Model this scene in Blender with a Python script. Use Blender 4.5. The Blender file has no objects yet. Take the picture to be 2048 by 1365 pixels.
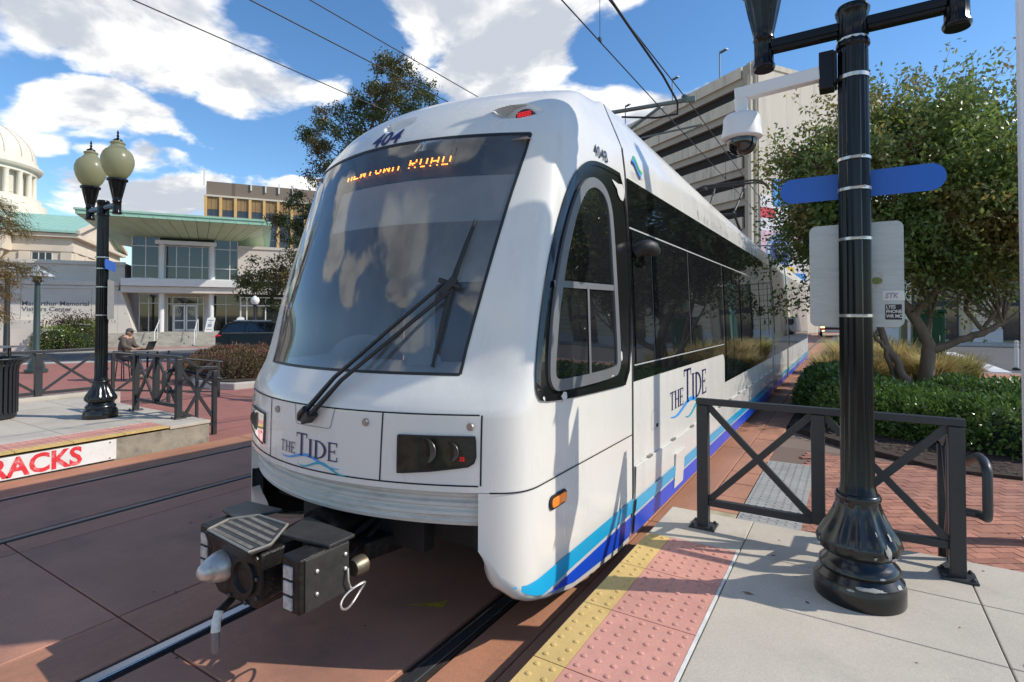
import bpy, bmesh, math, random
import numpy as np
from mathutils import Vector, Matrix, geometry
RAD = math.radians
sc = bpy.context.scene
col = sc.collection

# ---------------------------------------------------------------- camera
cam = bpy.data.cameras.new('camera'); cam_o = bpy.data.objects.new('camera', cam); col.objects.link(cam_o)
cam.sensor_width = 36.0; cam.lens = 1080 / 2048 * 36; cam.shift_y = -0.0348
cam.clip_start = 0.05; cam.clip_end = 5000
cam_o.location = (0, 0, 2.08); cam_o.rotation_euler = (RAD(91.0), 0, RAD(32.04))
sc.camera = cam_o

# ---------------------------------------------------------------- exposure, sky and sun
sc.view_settings.view_transform = 'Standard'; sc.view_settings.look = 'None'
sc.view_settings.exposure = 0.56; sc.view_settings.gamma = 1.0; sc.view_settings.use_curve_mapping = False
sc.cycles.max_bounces = 8; sc.cycles.transparent_max_bounces = 12
sc.cycles.use_denoising = True
SUN_EL, SUN_AZ = RAD(38), math.atan2(.894, .447)
sun = bpy.data.lights.new('sun', 'SUN'); sun.energy = 3.0; sun.angle = RAD(0.5); sun.color = (1.0, .93, .82)
sun_o = bpy.data.objects.new('sun', sun); col.objects.link(sun_o)
to_sun = Vector((math.sin(SUN_AZ) * math.cos(SUN_EL), math.cos(SUN_AZ) * math.cos(SUN_EL), math.sin(SUN_EL)))
sun_o.rotation_euler = (-to_sun).to_track_quat('-Z', 'Y').to_euler(); sun_o.location = (20, 10, 30)

world = bpy.data.worlds.new('World'); sc.world = world; world.use_nodes = True
def build_world():
    nt = world.node_tree; N = nt.nodes; L = nt.links; N.clear()
    def nd(t, **k):
        n = N.new(t)
        for a, b in k.items(): setattr(n, a, b)
        return n
    def math_(op, a, b=None, c=None, clamp=False):
        n = nd('ShaderNodeMath', operation=op); n.use_clamp = clamp
        for i, v in enumerate((a, b, c)):
            if v is None: continue
            if isinstance(v, (int, float)): n.inputs[i].default_value = v
            else: L.new(v, n.inputs[i])
        return n.outputs[0]
    out = nd('ShaderNodeOutputWorld'); bg = nd('ShaderNodeBackground'); bg.inputs[1].default_value = .15
    sky = nd('ShaderNodeTexSky', sky_type='NISHITA'); sky.sun_disc = False
    sky.sun_elevation = SUN_EL; sky.sun_rotation = SUN_AZ; sky.air_density = 1.0; sky.dust_density = .1; sky.ozone_density = 3.0
    hs = nd('ShaderNodeHueSaturation'); hs.inputs['Saturation'].default_value = 1.18; hs.inputs['Value'].default_value = .84
    L.new(sky.outputs[0], hs.inputs['Color'])
    tc = nd('ShaderNodeTexCoord'); sep = nd('ShaderNodeSeparateXYZ'); L.new(tc.outputs['Generated'], sep.inputs[0])
    x, y, z = sep.outputs
    az = math_('ARCTAN2', x, y); el = math_('ARCSINE', z)
    zz = math_('ADD', math_('MAXIMUM', z, 0.0), .22)
    comb = nd('ShaderNodeCombineXYZ'); L.new(math_('DIVIDE', x, zz), comb.inputs[0]); L.new(math_('DIVIDE', y, zz), comb.inputs[1])
    def noise(scale, detail, rough, dist, off):
        mp = nd('ShaderNodeMapping'); mp.inputs['Location'].default_value = off; L.new(comb.outputs[0], mp.inputs['Vector'])
        n = nd('ShaderNodeTexNoise'); n.inputs['Scale'].default_value = scale; n.inputs['Detail'].default_value = detail
        n.inputs['Roughness'].default_value = rough; n.inputs['Distortion'].default_value = dist
        L.new(mp.outputs[0], n.inputs['Vector']); return n.outputs[0]
    n1 = noise(2.0, 14, .58, .3, (3.1, 1.7, 0)); n2 = noise(2.0, 7, .54, .3, (3.20, 1.64, .06))
    n4 = noise(4.6, 10, .6, .4, (2.2, 6.1, 1)); wa = noise(1.6, 4, .5, 0, (7, 2, 5)); we = noise(1.6, 4, .5, 0, (1, 8, 9))
    az = math_('ADD', az, math_('MULTIPLY', math_('SUBTRACT', wa, .5), .34)); el = math_('ADD', el, math_('MULTIPLY', math_('SUBTRACT', we, .5), .22)); n3 = noise(.55, 3, .5, 0, (9.0, 4.0, 2))
    # banks of cloud: azimuth, elevation, half width, half height (degrees), weight
    banks = [(-68, 26, 21, 10.5, 1.0), (-57, 20.5, 10, 5, .9), (-66, 10.5, 17, 4.6, 1.0), (-52, 12, 13, 4.4, 1.0), (-82, 17, 10, 9, .8), (-68, 16, 14, 3.2, .85),
             (-41, 30, 11, 11, 1.05), (-36, 23.5, 9, 6, 1.0), (-30, 27, 11, 9, 1.0), (-22, 31, 6, 5, .6), (-18.5, 20.5, 9.5, 4.2, 1.0), (-28, 19, 12, 6, 1.0),
             (-104, 26, 20, 12, 1.0), (150, 30, 36, 12, 1.0), (95, 28, 22, 10, .75), (-150, 33, 28, 16, 1.05), (-128, 22, 18, 10, .95), (-172, 16, 40, 9, .95), (40, 48, 14, 7, .55), (-125, 52, 24, 12, .95), (-165, 57, 28, 12, .95), (-40, 55, 22, 8, .8)]  # unseen banks, some thickened to lighten the windscreen reflection
    acc = None
    for a, e, w, h, g in banks:
        da = math_('SUBTRACT', az, RAD(a))
        da = math_('DIVIDE', da, RAD(w)); de = math_('DIVIDE', math_('SUBTRACT', el, RAD(e)), RAD(h))
        r2 = math_('ADD', math_('MULTIPLY', da, da), math_('MULTIPLY', de, de))
        v = math_('MULTIPLY', math_('SUBTRACT', 1.0, math_('POWER', r2, .9), clamp=True), g)
        acc = v if acc is None else math_('MAXIMUM', acc, v)
    dens = math_('ADD', math_('ADD', math_('MULTIPLY', n1, 2.0), math_('MULTIPLY', acc, 1.0)), -1.56)
    dens = math_('ADD', dens, math_('MULTIPLY', math_('SUBTRACT', n3, .5), .25))
    mr = nd('ShaderNodeMapRange', interpolation_type='SMOOTHSTEP'); L.new(dens, mr.inputs[0])
    mr.inputs[1].default_value = 0.0; mr.inputs[2].default_value = .24
    mask = math_('MULTIPLY', mr.outputs[0], math_('MULTIPLY', math_('ADD', z, .02), 14.0, clamp=True))
    # body of the cloud: thick parts grey, rims and sun side bright
    shade = nd('ShaderNodeMapRange', interpolation_type='SMOOTHSTEP')
    L.new(math_('ADD', math_('MULTIPLY', math_('SUBTRACT', n1, n2), 4.2), math_('ADD', math_('MULTIPLY', math_('SUBTRACT', n4, .5), 1.5), math_('SUBTRACT', .40, math_('MULTIPLY', dens, .85)))), shade.inputs[0])
    shade.inputs[1].default_value = -.25; shade.inputs[2].default_value = .55
    cr = nd('ShaderNodeMix', data_type='RGBA'); L.new(shade.outputs[0], cr.inputs['Factor'])
    cr.inputs['A'].default_value = (2.75, 2.95, 3.3, 1); cr.inputs['B'].default_value = (6.0, 5.85, 5.6, 1)
    mx = nd('ShaderNodeMix', data_type='RGBA'); L.new(mask, mx.inputs['Factor'])
    L.new(hs.outputs[0], mx.inputs['A']); L.new(cr.outputs['Result'], mx.inputs['B'])
    L.new(mx.outputs['Result'], bg.inputs[0]); L.new(bg.outputs[0], out.inputs[0])
build_world()

# ---------------------------------------------------------------- materials
MATS = {}
def mat(name, color, rough=.6, metal=0.0, var=.0, vscale=3.0, bump=0.0, bscale=40.0, spec=.5, coat=0.0, stain=None, sscale=1.2, samt=.5,
        rnd=0.0, island=0.0, emit=None, estr=0.0, rvar=0.0, stretch=(1, 1, 1), grain=0.0, gscale=110.0):
    if name in MATS: return MATS[name]
    m = bpy.data.materials.new(name); m.use_nodes = True; nt = m.node_tree; N = nt.nodes; L = nt.links
    b = N['Principled BSDF']; MATS[name] = m
    c = tuple(color) + (1,)
    b.inputs['Base Color'].default_value = c; b.inputs['Roughness'].default_value = rough; b.inputs['Metallic'].default_value = metal
    b.inputs['Specular IOR Level'].default_value = spec
    if coat: b.inputs['Coat Weight'].default_value = coat; b.inputs['Coat Roughness'].default_value = .04
    if emit: b.inputs['Emission Color'].default_value = tuple(emit) + (1,); b.inputs['Emission Strength'].default_value = estr
    pos = None
    if var or bump or stain or rvar or grain:
        g = N.new('ShaderNodeNewGeometry'); mp = N.new('ShaderNodeMapping'); mp.inputs['Scale'].default_value = stretch
        L.new(g.outputs['Position'], mp.inputs['Vector']); pos = mp.outputs[0]
    def noise(scale, detail=5, rough_=.6):
        n = N.new('ShaderNodeTexNoise'); n.inputs['Scale'].default_value = scale; n.inputs['Detail'].default_value = detail; n.inputs['Roughness'].default_value = rough_
        L.new(pos, n.inputs['Vector']); return n.outputs[0]
    def mapr(s, a, b_, lo, hi):
        r = N.new('ShaderNodeMapRange'); L.new(s, r.inputs[0])
        for i, v in enumerate((a, b_, lo, hi)): r.inputs[i + 1].default_value = v
        return r.outputs[0]
    def mul(s, fac):
        n = N.new('ShaderNodeMix'); n.data_type = 'RGBA'; n.blend_type = 'MULTIPLY'; n.inputs['Factor'].default_value = 1
        if s is None: n.inputs['A'].default_value = c
        else: L.new(s, n.inputs['A'])
        L.new(fac, n.inputs['B']); return n.outputs['Result']
    cur = None
    if var: cur = mul(cur, mapr(noise(vscale), .28, .72, 1 - var, 1 + var))
    if grain: cur = mul(cur, mapr(noise(gscale, 3, .7), .3, .7, 1 - grain, 1 + grain))
    if stain:
        n = N.new('ShaderNodeMix'); n.data_type = 'RGBA'
        L.new(mapr(noise(sscale, 8, .68), .52, .68, 0, samt), n.inputs['Factor'])
        if cur is None: n.inputs['A'].default_value = c
        else: L.new(cur, n.inputs['A'])
        n.inputs['B'].default_value = tuple(stain) + (1,); cur = n.outputs['Result']
    if rnd:
        oi = N.new('ShaderNodeObjectInfo'); cur = mul(cur, mapr(oi.outputs['Random'], 0, 1, 1 - rnd, 1 + rnd))
    if island:
        gi = N.new('ShaderNodeNewGeometry'); cur = mul(cur, mapr(gi.outputs['Random Per Island'], 0, 1, 1 - island, 1 + island))
    if cur is not None: L.new(cur, b.inputs['Base Color'])
    if rvar: L.new(mapr(noise(vscale * 1.7), .3, .7, max(.02, rough - rvar), min(1, rough + rvar)), b.inputs['Roughness'])
    if bump:
        bn = N.new('ShaderNodeBump'); bn.inputs['Strength'].default_value = bump; bn.inputs['Distance'].default_value = .02
        L.new(noise(bscale, 4), bn.inputs['Height']); L.new(bn.outputs[0], b.inputs['Normal'])
    return m

def leaf_mat(name, c1, c2, c3=None, rough=.45, trans=.35, blob=1.2, spec=.4):
    if name in MATS: return MATS[name]
    m = bpy.data.materials.new(name); m.use_nodes = True; nt = m.node_tree; N = nt.nodes; L = nt.links; MATS[name] = m
    b = N['Principled BSDF']; b.inputs['Roughness'].default_value = rough; b.inputs['Specular IOR Level'].default_value = spec
    g = N.new('ShaderNodeNewGeometry'); n = N.new('ShaderNodeTexNoise'); n.inputs['Scale'].default_value = blob; n.inputs['Detail'].default_value = 3
    L.new(g.outputs['Position'], n.inputs['Vector'])
    mx = N.new('ShaderNodeMix'); mx.data_type = 'RGBA'; L.new(g.outputs['Random Per Island'], mx.inputs['Factor'])
    mx.inputs['A'].default_value = tuple(c1) + (1,); mx.inputs['B'].default_value = tuple(c2) + (1,)
    cur = mx.outputs['Result']
    if c3:
        r = N.new('ShaderNodeMapRange'); L.new(n.outputs[0], r.inputs[0]); r.inputs[1].default_value = .46; r.inputs[2].default_value = .66; r.inputs[4].default_value = .85
        m2 = N.new('ShaderNodeMix'); m2.data_type = 'RGBA'; L.new(r.outputs[0], m2.inputs['Factor']); L.new(cur, m2.inputs['A']); m2.inputs['B'].default_value = tuple(c3) + (1,)
        cur = m2.outputs['Result']
    L.new(cur, b.inputs['Base Color'])
    t = N.new('ShaderNodeBsdfTranslucent'); L.new(cur, t.inputs['Color']); ms = N.new('ShaderNodeMixShader'); ms.inputs[0].default_value = trans
    L.new(b.outputs[0], ms.inputs[1]); L.new(t.outputs[0], ms.inputs[2]); L.new(ms.outputs[0], N['Material Output'].inputs[0])
    return m

def glass_mat(name, tint, rough=.02, clear=.5, refl=1.0, dust=0.0):
    """Tinted window: fresnel reflection over a pane that lets part of the light through."""
    if name in MATS: return MATS[name]
    m = bpy.data.materials.new(name); m.use_nodes = True; nt = m.node_tree; N = nt.nodes; L = nt.links; MATS[name] = m
    N.remove(N['Principled BSDF'])
    tr = N.new('ShaderNodeBsdfTransparent'); tr.inputs[0].default_value = tuple(v * clear for v in tint) + (1,)
    gl = N.new('ShaderNodeBsdfGlossy'); gl.inputs['Color'].default_value = (refl, refl, refl, 1); gl.inputs['Roughness'].default_value = rough
    fr = N.new('ShaderNodeFresnel'); fr.inputs[0].default_value = 1.75
    base = tr
    if dust:        # dust film, thicker in patches; its grey also stands for haze on the glass
        df = N.new('ShaderNodeBsdfDiffuse'); df.inputs[0].default_value = (.62, .60, .57, 1); g = N.new('ShaderNodeNewGeometry'); mp = N.new('ShaderNodeMapping'); mp.inputs['Scale'].default_value = (1, 1, .3)
        n = N.new('ShaderNodeTexNoise'); n.inputs['Scale'].default_value = 5; n.inputs['Detail'].default_value = 6; L.new(g.outputs['Position'], mp.inputs[0]); L.new(mp.outputs[0], n.inputs['Vector'])
        r = N.new('ShaderNodeMapRange'); L.new(n.outputs[0], r.inputs[0]); r.inputs[1].default_value = .3; r.inputs[2].default_value = .75; r.inputs[3].default_value = dust * .6; r.inputs[4].default_value = dust * 1.6
        m0 = N.new('ShaderNodeMixShader'); L.new(r.outputs[0], m0.inputs[0]); L.new(tr.outputs[0], m0.inputs[1]); L.new(df.outputs[0], m0.inputs[2]); base = m0
    ms = N.new('ShaderNodeMixShader'); L.new(fr.outputs[0], ms.inputs[0]); L.new(base.outputs[0], ms.inputs[1]); L.new(gl.outputs[0], ms.inputs[2])
    L.new(ms.outputs[0], N['Material Output'].inputs[0]); return m

# ---------------------------------------------------------------- objects
def tag(o, label=None, cat=None, group=None, kind=None):
    if label: o['label'] = label
    if cat: o['category'] = cat
    if group: o['group'] = group
    if kind: o['kind'] = kind
    return o
def thing(name, label, cat, loc=(0, 0, 0), group=None):
    o = bpy.data.objects.new(name, None); o.location = loc; o.empty_display_size = .2; col.objects.link(o)
    return tag(o, label, cat, group)
def adopt(o, parent):
    """Parts are modelled in world coordinates; the parent's own placement is taken out again."""
    if parent is not None:
        o.parent = parent
        if parent.parent is None: o.matrix_parent_inverse = parent.matrix_basis.inverted()
    return o
def copy_tree(o, move=None, label=None, parent=None):
    c = o.copy(); col.objects.link(c)
    if parent is not None: c.parent = parent; c.matrix_parent_inverse = o.matrix_parent_inverse.copy()
    elif move is not None: c.matrix_basis = move @ o.matrix_basis
    if label: c['label'] = label
    for ch in [q for q in bpy.data.objects if q.parent == o]: copy_tree(ch, parent=c)
    return c
def place(mesh, name, parent=None, loc=(0, 0, 0), rz=0, label=None):
    o = bpy.data.objects.new(name, mesh); o.location = loc; o.rotation_euler = (0, 0, rz); col.objects.link(o); adopt(o, parent)
    if label: o['label'] = label
    return o

class B:
    """Collects boxes, bars, tubes, lathes and sheets into one mesh."""
    def __init__(s): s.v = []; s.f = []
    def add(s, vs, fs):
        n = len(s.v); s.v += [tuple(map(float, q)) for q in vs]; s.f += [tuple(i + n for i in q) for q in fs]; return s
    def box(s, c, size, rz=0.0, ch=0.0):
        hx, hy, hz = (q / 2 for q in size); cs, sn = math.cos(rz), math.sin(rz)
        P = [(-hx, -hy, -hz), (hx, -hy, -hz), (hx, hy, -hz), (-hx, hy, -hz), (-hx, -hy, hz), (hx, -hy, hz), (hx, hy, hz), (-hx, hy, hz)]
        return s.add([(c[0] + x * cs - y * sn, c[1] + x * sn + y * cs, c[2] + z) for x, y, z in P],
                     [(0, 3, 2, 1), (4, 5, 6, 7), (0, 1, 5, 4), (1, 2, 6, 5), (2, 3, 7, 6), (3, 0, 4, 7)])
    def bb(s, x0, x1, y0, y1, z0, z1): return s.box(((x0 + x1) / 2, (y0 + y1) / 2, (z0 + z1) / 2), (x1 - x0, y1 - y0, z1 - z0))
    def bar(s, p, q, w, h, up=(0, 0, 1)):
        p, q = Vector(p), Vector(q); d = (q - p).normalized(); a = d.cross(Vector(up)).normalized(); b = a.cross(d).normalized()
        a *= w / 2; b *= h / 2
        return s.add([p - a - b, p + a - b, p + a + b, p - a + b, q - a - b, q + a - b, q + a + b, q - a + b],
                     [(0, 1, 2, 3), (7, 6, 5, 4), (0, 4, 5, 1), (1, 5, 6, 2), (2, 6, 7, 3), (3, 7, 4, 0)])
    def tube(s, pts, r, n=8, cap=True, closed=False):
        pts = [Vector(p) for p in pts]; m = len(pts); rs = r if isinstance(r, (list, tuple)) else [r] * m
        prev = None; base = len(s.v)
        for i, p in enumerate(pts):
            a = pts[(i - 1) % m] if (i > 0 or closed) else p; b = pts[(i + 1) % m] if (i < m - 1 or closed) else p
            t = (b - a).normalized()
            if prev is None: prev = t.orthogonal().normalized()
            u = (prev - t * prev.dot(t)); u = u.normalized() if u.length > 1e-6 else t.orthogonal().normalized(); prev = u; w = t.cross(u)
            for k in range(n):
                an = 2 * math.pi * k / n; q = p + (u * math.cos(an) + w * math.sin(an)) * rs[i]; s.v.append(tuple(q))
        for i in range(m if closed else m - 1):
            for k in range(n):
                a0 = base + i * n; a1 = base + ((i + 1) % m) * n
                s.f.append((a0 + k, a0 + (k + 1) % n, a1 + (k + 1) % n, a1 + k))
        if cap and not closed:
            s.f.append(tuple(base + k for k in range(n))[::-1]); s.f.append(tuple(base + (m - 1) * n + k for k in range(n)))
        return s
    def lathe(s, prof, c=(0, 0, 0), n=24, flute=None, axis='z', k=1.0):
        base = len(s.v)
        for i, q in enumerate(prof):
            r, z = q[0] * k, q[1]; fl = q[2] if len(q) > 2 else 0
            for j in range(n):
                an = 2 * math.pi * j / n; rr = r + (fl * (math.cos(an * flute) if flute else 0))
                x, y = rr * math.cos(an), rr * math.sin(an)
                p = (x, y, z) if axis == 'z' else ((x, z, y) if axis == 'y' else (z, x, y))
                s.v.append((c[0] + p[0], c[1] + p[1], c[2] + p[2]))
        for i in range(len(prof) - 1):
            for k in range(n):
                s.f.append((base + i * n + k, base + i * n + (k + 1) % n, base + (i + 1) * n + (k + 1) % n, base + (i + 1) * n + k))
        s.f.append(tuple(base + k for k in range(n))[::-1]); s.f.append(tuple(base + (len(prof) - 1) * n + k for k in range(n)))
        return s
    def prism(s, poly, fn, d0, d1):
        """poly: 2-D outline, fn(a, b, depth) -> point; extruded between the two depths."""
        n = len(poly); base = len(s.v)
        for d in (d0, d1):
            for a, b in poly: s.v.append(tuple(fn(a, b, d)))
        s.f.append(tuple(base + i for i in range(n))[::-1]); s.f.append(tuple(base + n + i for i in range(n)))
        for i in range(n): s.f.append((base + i, base + (i + 1) % n, base + n + (i + 1) % n, base + n + i))
        return s
    def quad(s, *p): return s.add(p, [tuple(range(len(p)))])
    def grid(s, rows, close=False):
        base = len(s.v); nr, nc = len(rows), len(rows[0])
        for r in rows: s.v += [tuple(map(float, p)) for p in r]
        for i in range(nr - 1):
            for j in range(nc - 1 if not close else nc):
                s.f.append((base + i * nc + j, base + i * nc + (j + 1) % nc, base + (i + 1) * nc + (j + 1) % nc, base + (i + 1) * nc + j))
        return s
    def mesh(s, name, m=None, smooth=None, fix=True):
        me = bpy.data.meshes.new(name); me.from_pydata(s.v, [], s.f); me.update()
        if fix:
            bm = bmesh.new(); bm.from_mesh(me); bmesh.ops.recalc_face_normals(bm, faces=bm.faces); bm.to_mesh(me); bm.free()
        if m: me.materials.append(m)
        if smooth:
            me.polygons.foreach_set('use_smooth', [True] * len(me.polygons)); me.set_sharp_from_angle(angle=RAD(smooth))
        return me
    def build(s, name, m, parent=None, smooth=None, bevel=0, seg=2, fix=True, label=None):
        o = bpy.data.objects.new(name, s.mesh(name, m, smooth, fix)); col.objects.link(o); adopt(o, parent)
        if bevel:
            md = o.modifiers.new('bevel', 'BEVEL'); md.width = bevel; md.segments = seg; md.limit_method = 'ANGLE'; md.angle_limit = RAD(40)
        if label: o['label'] = label
        return o
def struct(o): o['kind'] = 'structure'; return o

_txt = {}
def text_geo(string, size=1.0, shear=0.0, space=1.0, offset=0.0, align='LEFT'):
    key = (string, size, shear, space, offset, align)
    if key in _txt: return _txt[key]
    cu = bpy.data.curves.new('lettering', 'FONT'); cu.body = string; cu.size = size; cu.shear = shear; cu.space_character = space; cu.offset = offset; cu.align_x = align; cu.resolution_u = 3
    o = bpy.data.objects.new('lettering_tmp', cu); col.objects.link(o)
    me = bpy.data.meshes.new_from_object(o.evaluated_get(bpy.context.evaluated_depsgraph_get()))
    bm = bmesh.new(); bm.from_mesh(me); bmesh.ops.triangulate(bm, faces=bm.faces); bm.verts.ensure_lookup_table()
    r = ([(v.co.x, v.co.y) for v in bm.verts], [tuple(v.index for v in f.verts) for f in bm.faces]); bm.free()
    bpy.data.objects.remove(o); bpy.data.meshes.remove(me); _txt[key] = r
    return r
def lettering(b, string, fn, size=1.0, cut=None, **k):
    vs, fs = text_geo(string, size, **k)
    if cut: return mapped_polys(b, [[vs[i] for i in f] for f in fs], fn, cut)
    b.add([fn(x, y) for x, y in vs], fs); return b
def mapped_polys(b, polys, fn, cut=.05):
    """Flat convex outlines, cut up finely enough to follow a curved surface."""
    for poly in polys:
        bm = bmesh.new(); bm.faces.new([bm.verts.new((p[0], p[1], 0)) for p in poly]); bmesh.ops.triangulate(bm, faces=bm.faces)
        for _ in range(6):
            le = [e for e in bm.edges if e.calc_length() > cut]
            if not le: break
            bmesh.ops.subdivide_edges(bm, edges=le, cuts=1, use_grid_fill=False); bmesh.ops.triangulate(bm, faces=bm.faces)
        bm.verts.ensure_lookup_table(); bm.verts.index_update()
        b.add([fn(v.co.x, v.co.y) for v in bm.verts], [tuple(v.index for v in f.verts) for f in bm.faces]); bm.free()
    return b
def chaikin(P, n=2):
    for _ in range(n): P = [q for a, c in zip(P, P[1:] + P[:1]) for q in ((a[0] * .75 + c[0] * .25, a[1] * .75 + c[1] * .25), (a[0] * .25 + c[0] * .75, a[1] * .25 + c[1] * .75))]
    return P
def arc(cx, cy, rx, ry, a0, a1, n=8): return [(cx + rx * math.cos(RAD(a0 + (a1 - a0) * i / n)), cy + ry * math.sin(RAD(a0 + (a1 - a0) * i / n))) for i in range(n + 1)]
def rrect(x0, x1, y0, y1, r, n=4):
    return arc(x1 - r, y1 - r, r, r, 0, 90, n) + arc(x0 + r, y1 - r, r, r, 90, 180, n) + arc(x0 + r, y0 + r, r, r, 180, 270, n) + arc(x1 - r, y0 + r, r, r, 270, 360, n)

ROWS=np.array([
# z    yc    k    xp    xs    ysd
(1.05,2.265,.24,1.10,1.330,2.88),
(1.495,2.28,.24,1.10,1.330,2.90),
(1.61,2.335,.24,1.01,1.330,2.93),
(1.717,2.41,.24,.923,1.330,2.97),
(2.2,2.525,.25,.972,1.322,3.13),
(2.8,2.70,.26,1.032,1.297,3.36),
(3.324,2.885,.265,1.083,1.268,3.60),
(3.45,2.965,.27,1.05,1.252,3.68),
(3.6,3.10,.27,1.0,1.215,3.78),
(3.75,3.30,.27,.95,1.155,3.90),
(3.87,3.56,.27,.88,1.10,4.02),
(3.95,3.86,.27,.76,1.02,4.2),
(3.99,4.2,.25,.55,.90,4.36)])
def rowp(z):
    Zs=ROWS[:,0]; z=float(np.clip(z,Zs[0],Zs[-1]))
    i=int(np.clip(np.searchsorted(Zs,z)-1,0,len(Zs)-2))
    h=Zs[i+1]-Zs[i];t=(z-Zs[i])/h
    dl=(ROWS[i+1]-ROWS[i])/h
    def m(j):
        if j==0: return (ROWS[1]-ROWS[0])/(Zs[1]-Zs[0])
        if j==len(Zs)-1: return (ROWS[j]-ROWS[j-1])/(Zs[j]-Zs[j-1])
        a=(ROWS[j]-ROWS[j-1])/(Zs[j]-Zs[j-1]);b=(ROWS[j+1]-ROWS[j])/(Zs[j+1]-Zs[j])
        s=np.where(a*b>0,2*a*b/(a+b+1e-12*(a+b==0)),0);return s
    m0,m1=m(i),m(i+1)
    r=ROWS[i]*(2*t**3-3*t*t+1)+h*m0*(t**3-2*t*t+t)+ROWS[i+1]*(-2*t**3+3*t*t)+h*m1*(t**3-t*t)
    return r[1:]
def xside(z): return float(np.interp(z,[.2,.5,1.7,3.3,3.55,4.0],[1.30,1.33,1.33,1.27,1.24,1.06]))
def corner(z,t):
    yc,k,xp,xs,ysd=rowp(z);P0=np.array((xp,yc+k*xp*xp));P3=np.array((xs,ysd))
    T=np.array((1,2*k*xp));T=T/np.linalg.norm(T)
    P1=P0+T*(xs-xp)*.75;P2=P3-np.array((0,1))*(ysd-P0[1])*.6
    return P0*(1-t)**3+3*P1*t*(1-t)**2+3*P2*t*t*(1-t)+P3*t**3
def pt(z,t):
    yc,k,xp,xs,ysd=rowp(z)
    if t<=1: x=t*xp;return x,yc+k*x*x
    if t<=2: c=corner(z,t-1);return c[0],c[1]
    s=t-2;return xs+(xside(z)-xs)*s,ysd+(4.5-ysd)*s
def bisect(fn,v):
    a,b=0.,1.
    for _ in range(30):
        m=(a+b)/2
        if fn(m)<v:a=m
        else:b=m
    return (a+b)/2
def front_y(x,z):
    yc,k,xp,xs,ysd=rowp(z);x=abs(x)
    if x<=xp:return yc+k*x*x
    return corner(z,bisect(lambda t:corner(z,t)[0],min(x,xs-1e-4)))[1]
def side_x(y,z):
    if y>=4.5:return xside(z)
    yc,k,xp,xs,ysd=rowp(z)
    if y>=ysd:return xs+(xside(z)-xs)*(y-ysd)/(4.5-ysd)
    return corner(z,bisect(lambda t:corner(z,t)[1],y))[0]
# ---------------------------------------------------------------- the tram
XC = -2.93
white = mat('tram_white', (.715, .69, .635), .24, var=.03, vscale=1.5, coat=.35, stain=(.50, .475, .43), sscale=2.6, samt=.22, rvar=.08, stretch=(1, 1, .28))
white_b = mat('bumper_white', (.56, .55, .51), .5, var=.08, vscale=6, bump=.05, stain=(.36, .33, .29), sscale=5, samt=.5, stretch=(1, 1, 5))
seam_m = mat('panel_gap', (.012, .013, .016), .8)
black_gl = mat('black_glass', (.006, .007, .009), .035, spec=.9, var=.1)
pane_gl = mat('side_pane', (.010, .011, .013), .02, spec=1.0)
black_p = mat('black_panel', (.010, .011, .012), .12, spec=.6, bump=.02, bscale=8)
grey_fr = mat('window_frame_grey', (.14, .145, .15), .45, bump=.04, bscale=60, var=.1)
trim_m = mat('window_trim', (.42, .43, .42), .4)
rubber = mat('rubber_black', (.012, .012, .013), .55, bump=.05)
cyan_m = mat('stripe_cyan', (.010, .40, .70), .3, coat=.3, stain=(.1, .3, .42), sscale=6, samt=.25)
blue_m = mat('stripe_blue', (.005, .075, .62), .32, coat=.15, stain=(.02, .06, .34), sscale=5, samt=.35)
navy_m = mat('letter_navy', (.016, .015, .10), .35)
lblue_m = mat('wave_blue', (.06, .32, .72), .35); teal_m = mat('wave_teal', (.02, .36, .48), .35); green_m = mat('wave_green', (.06, .42, .12), .35)
dark_u = mat('underframe_dark', (.012, .0115, .011), .75, var=.4, vscale=5, bump=.2)
ws_gl = glass_mat('windscreen_glass', (.86, .92, .96), .032, 1.0, dust=.085); ws_gl.node_tree.nodes['Fresnel'].inputs[0].default_value = 1.72
red_led = mat('red_led', (.5, .01, .01), .3, emit=(1, .03, .03), estr=.6)
amber = mat('amber_lens', (.85, .22, .01), .18, emit=(1, .25, .01), estr=.12, bump=.6, bscale=70, coat=.5)
led_m = mat('sign_led', (.9, .3, .02), .4, emit=(1, .27, .02), estr=3.6)

tram = thing('tram', 'white light rail tram with blue stripes, number 404 and folded coupler on the near track', 'tram', (XC, 2.28, 0))
def W(x, y, z): return (XC + x, y, z)
def fr(x, z, off=.004):
    x = max(-1.325, min(1.325, x)); y = front_y(x, z); e = .01
    dx = (front_y(max(-1.325, min(1.325, x + e)), z) - front_y(max(-1.325, min(1.325, x - e)), z)) / (2 * e); dz = (front_y(x, z + e) - front_y(x, z - e)) / (2 * e)
    n = Vector((dx, -1, dz)).normalized() * off
    return W(x + n.x, y + n.y, z + n.z)
def sd(y, z, off=.004, s=1): return W(s * (side_x(y, z) + off), y, z)

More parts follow.
